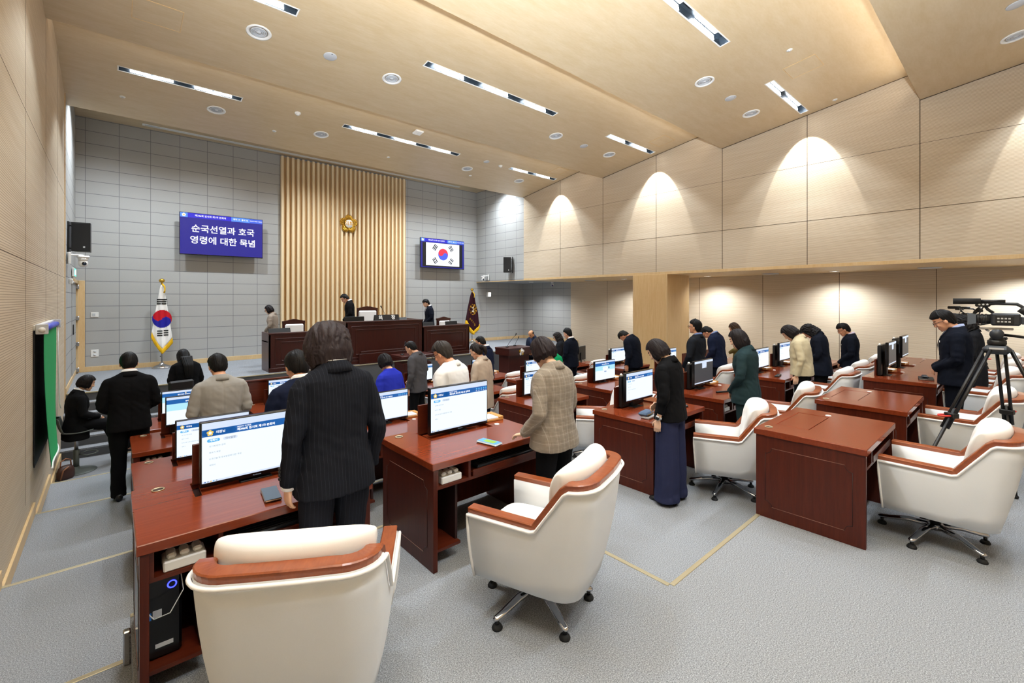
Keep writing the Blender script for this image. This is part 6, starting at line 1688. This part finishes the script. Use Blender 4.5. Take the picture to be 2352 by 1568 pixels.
PEOPLE = [
 dict(label='woman in a dark pinstripe suit with a wavy bob, nearest the camera', loc=(.925, 2.53, .80), yaw=2, top=1.765, fem=True, bow=16, lean=2, slump=5, arms=('side', 'side'), jacket=PIN, hem=.80, trousers=PIN, hair='fluffy', haircol='2a2325', skinc='e2b596', voxel=.006, bulk=1.02, hairamp=.009, extra=p1_extra),
 dict(label='woman in a brown-grey checked jacket touching the desk', loc=(2.52, 2.36, .80), yaw=3, top=1.60, fem=True, bow=20, lean=3, slump=6, arms=('desk', 'fold'), jacket=CHK, hem=.80, trousers=K_BLACK, hair='bowl', haircol='1c1517', skinc='e6bda0', voxel=.0065, bulk=1.08),
 dict(label='woman in a black blazer and wide navy trousers wearing a smartwatch', loc=(4.22, 2.35, .64), yaw=6, top=1.645, fem=True, bow=28, lean=3, slump=8, arms=('side', 'fold'), jacket=K_BLACK, hem=.84, trousers=cj('wide_navy', '2b2f4a'), bottom='wide', hair='bobshort', haircol='1b1618', skinc='e6bda0', voxel=.0065, sleeve=.72, face=True, extra=p3_extra, shoes='1a1a1a'),
 dict(label='man in a light grey blazer seen from behind, left of centre', loc=(.885, 5.81, .32), yaw=4, top=1.76, bow=14, arms='fold', jacket=cj('light_grey', '9c9994', .14), trousers=K_CHAR, hair='short', skinc='d9a384', voxel=.0085, bulk=1.02),
 dict(label='man in a black suit standing in the left aisle with his back to the camera', loc=(.15, 7.02, .32), yaw=2, top=1.73, bow=10, arms='fold', jacket=K_BLACK, trousers=K_TR, hair='crop', shirt='f4f4f4', skinc='dba487', voxel=.0085),
 dict(label='woman in black seated on the bar stool by the left wall, looking right', loc=(-.43, 9.72, -.215), yaw=-72, top=1.6, fem=True, bow=4, lean=3, slump=12, arms='lap', jacket=K_BLACK, hem=.72, trousers=K_TR, hair='bowl', haircol='0f0b0c', shirt='f4f4f4', skinc='e0b090', seated=True, face=True, voxel=.009, shoes='1a1a1a', shoe_style='sneaker', extra=p6_extra),
 dict(label='woman with long black hair in a black jacket near the stage steps', loc=(1.02, 10.24, 0), yaw=10, top=1.76, fem=True, bow=24, lean=4, slump=10, arms='fold', jacket=K_BLACK, trousers=K_TR, hair='long', haircol='0b0a0b', voxel=.010, bulk=1.15),
 dict(label='man in a navy suit with slick black hair, left of the pinstripe woman', loc=(1.21, 4.08, .48), yaw=6, top=1.76, bow=14, arms='fold', jacket=K_NAVY, trousers=K_TRN, hair='parted', shirt='f6f6f6', skinc='e0a98a', voxel=.0085, bulk=1.08),
 dict(label='person in olive almost hidden behind the pinstripe woman\'s hair', loc=(2.50, 7.42, .16), yaw=8, top=1.60, fem=True, bow=18, arms='fold', jacket=cj('olive_dark', '4a3d22'), trousers=K_TR, hair='bobshort', voxel=.012),
 dict(label='woman in a bright blue sweater with short black hair', loc=(2.85, 5.74, .32), yaw=16, top=1.62, fem=True, bow=18, arms='fold', jacket=cj('royal_blue', '2a35b0', .12), hem=.86, trousers=K_TR, hair='bowl', haircol='121013', skinc='e2b394', voxel=.009, collar='none', lapel=False, bulk=1.04, boxy=.5),
 dict(label='man in a dark grey jacket with his head bowed by the central lectern', loc=(4.23, 7.42, .16), yaw=28, top=1.75, bow=24, lean=2, slump=8, arms=('side', 'fold'), jacket=cj('mid_grey', '4c4b4e'), trousers=K_TR, hair='crop', skinc='e0ab8d', voxel=.010, hem=.78),
 dict(label='man in a white jacket with glasses and thinning hair', loc=(2.76, 4.10, .48), yaw=24, top=1.75, bow=18, arms='fold', jacket=cj('white_jacket', 'e9e9ea', .03), trousers=K_CHAR, hair='short', haircol='2b2725', skinc='d89c7c', glasses=True, voxel=.0085, bulk=1.12, lapel=False, face=True),
 dict(label='woman with a ponytail in a beige jacket and jeans', loc=(4.22, 5.45, .32), yaw=18, top=1.70, fem=True, bow=20, arms='fold', jacket=cj('beige', 'b8a796', .10), hem=.70, trousers=cj('jeans', '2c3c58'), hair='tied', haircol='1a1413', skinc='e0ae90', voxel=.009, boxy=.8, face=True),
 dict(label='man in a navy suit partly hidden behind the ponytailed woman', loc=(5.84, 7.42, .16), yaw=24, top=1.755, bow=22, arms='fold', jacket=K_NAVY, trousers=K_TRN, hair='crop', shirt='f0f0f0', skinc='dca386', voxel=.011),
 dict(label='woman in a taupe suit standing on the stage left of the slats', loc=(3.15, 13.0, STAGE), yaw=55, top=1.60, fem=True, bow=16, arms='fold', jacket=cj('taupe', '8c7f72'), trousers=cj('taupe', '8c7f72'), hair='bobshort', haircol='141011', glasses=True, skinc='e0b090', voxel=.012, face=True),
 dict(label='man in a black suit and blue tie bowing on the raised centre of the stage', loc=(5.27, 13.2, STAGE + .2), yaw=68, top=1.70, bow=30, lean=2, slump=8, arms='foldlow', jacket=K_BLACK, trousers=K_TR, hair='parted', shirt='f4f4f4', tie='5166a0', skinc='d9a183', voxel=.011, face=True),
 dict(label='young man in a dark suit standing behind the right wing of the rostrum', loc=(7.86, 13.0, STAGE), yaw=72, top=1.75, bow=16, arms='foldlow', jacket=K_DNAVY, trousers=K_TRN, hair='short', shirt='f4f4f4', tie='2a3350', skinc='e3b495', voxel=.011, face=True),
 dict(label='balding man in a dark blue suit right of the emblem lectern', loc=(10.14, 10.42, 0), yaw=100, top=1.70, bow=24, arms='fold', jacket=cj('slate_blue', '232c40'), trousers=K_TRN, hair='balding', skinc='d3996f', shirt='3a4664', voxel=.012, face=True),
 dict(label='person in red and green clothes mostly hidden behind the checked-jacket woman', loc=(5.95, 5.6, .32), yaw=0, top=1.58, fem=True, bow=18, arms='fold', jacket=cj('emerald', '0c8a55'), hem=.55, trousers=cj('scarlet', 'd8322c'), bottom='skirt', hair='bobshort', voxel=.012, bulk=1.2, lapel=False),
 dict(label='man in a dark navy suit with swept-up black hair by the clerks\' monitor', loc=(8.48, 7.38, .16), yaw=8, top=1.80, bow=8, arms='fold', jacket=K_DNAVY, trousers=K_TRN, hair='short', shirt='f4f4f4', skinc='e0aa8c', voxel=.011),
 dict(label='man with curly hair and glasses hidden behind the suit with swept-up hair', loc=(9.6, 8.73, 0), yaw=30, top=1.74, bow=18, arms='fold', jacket=K_CHAR, trousers=K_TR, hair='curly', haircol='1c1817', glasses=True, voxel=.012, face=True),
 dict(label='stooping man in a dark navy jacket in front of the wood column', loc=(8.68, 5.72, .32), yaw=8, top=1.64, bow=48, lean=8, slump=14, arms=('side', 'fold'), jacket=K_DNAVY, trousers=K_TRN, hair='short', haircol='15120f', skinc='c98a6b', badge=(-.09, 1.27), voxel=.010, bulk=1.12, face=True),
 dict(label='man in black looking slightly up, right of the wood column', loc=(8.07, 4.0, .48), yaw=2, top=1.81, bow=-4, lean=-2, slump=2, arms='foldlow', jacket=cj('ink', '1d2026'), trousers=K_TR, hair='short', shirt='6f84b4', glasses=True, skinc='d29a78', voxel=.0095, face=True),
 dict(label='stooping man in a navy jacket with glasses behind the dark grey monitor', loc=(9.26, 4.12, .48), yaw=4, top=1.635, bow=40, lean=6, slump=13, arms='fold', jacket=K_NAVY, trousers=K_TRN, hair='short', shirt='8797c0', glasses=True, skinc='d79c7c', voxel=.010, bulk=1.08, face=True),
 dict(label='woman in an olive jacket behind the teal suit woman', loc=(10.38, 4.12, .48), yaw=6, top=1.69, fem=True, bow=22, slump=8, arms='foldup', jacket=cj('olive', '6c6238'), trousers=K_TR, hair='bob', haircol='332419', skinc='e6bb9d', voxel=.010, face=True),
 dict(label='woman in a dark teal suit with a black bob', loc=(5.90, 2.27, .64), yaw=4, top=1.675, fem=True, bow=18, lean=1, slump=6, arms='foldlow', jacket=cj('teal', '26383c'), hem=.76, trousers=cj('teal', '26383c'), hair='bob', haircol='191517', skinc='efc7ab', voxel=.008, bulk=1.06, face=True),
 dict(label='woman in a cream jacket and black trousers', loc=(8.0, 2.26, .64), yaw=6, top=1.645, fem=True, bow=34, lean=4, slump=10, arms='side', jacket=cj('cream', 'c6b999', .1), hem=.86, trousers=K_TR, hair='bobshort', haircol='151112', skinc='e6b99b', voxel=.009, bulk=1.08, face=True, boxy=.6),
 dict(label='woman with curly black hair in a dark navy jacket', loc=(9.10, 2.28, .64), yaw=6, top=1.60, fem=True, bow=42, lean=5, slump=12, arms='fold', jacket=K_MIDN, hem=.74, trousers=K_TR, hair='curly', haircol='121012', skinc='dba789', voxel=.010, bulk=1.05),
 dict(label='man in a dark suit with a white chest badge and purple tie', loc=(10.26, 2.12, .64), yaw=14, top=1.60, bow=22, lean=0, slump=6, arms=('foldlow', 'side'), jacket=K_DNAVY, trousers=K_TRN, hair='short', shirt='d8cbdc', tie='3c3357', glasses=True, badge=(-.10, 1.26), skinc='d39c7c', voxel=.009, bulk=1.1, face=True),
 dict(label='young man in a navy suit with glasses standing beside the video camera', loc=(7.88, .55, .80), yaw=6, top=1.755, bow=24, lean=0, slump=6, arms='fold', jacket=K_DNAVY, trousers=K_TRN, hair='short', shirt='a8b4d8', tie='1c1f2c', glasses=True, badge=(-.09, 1.30), skinc='d8a283', voxel=.0075, bulk=1.1, face=True, hem=.78),
 dict(label='person in a long dark coat behind the young man at the video camera', loc=(9.39, .47, .80), yaw=0, top=1.66, bow=20, arms='fold', jacket=K_CHAR, hem=.62, trousers=K_TR, hair='curly', haircol='141213', voxel=.011, fem=True),
]
for i, p in enumerate(PEOPLE):
    p = dict(p); p['yaw'] = radians(p['yaw']); person(i + 1, **p)
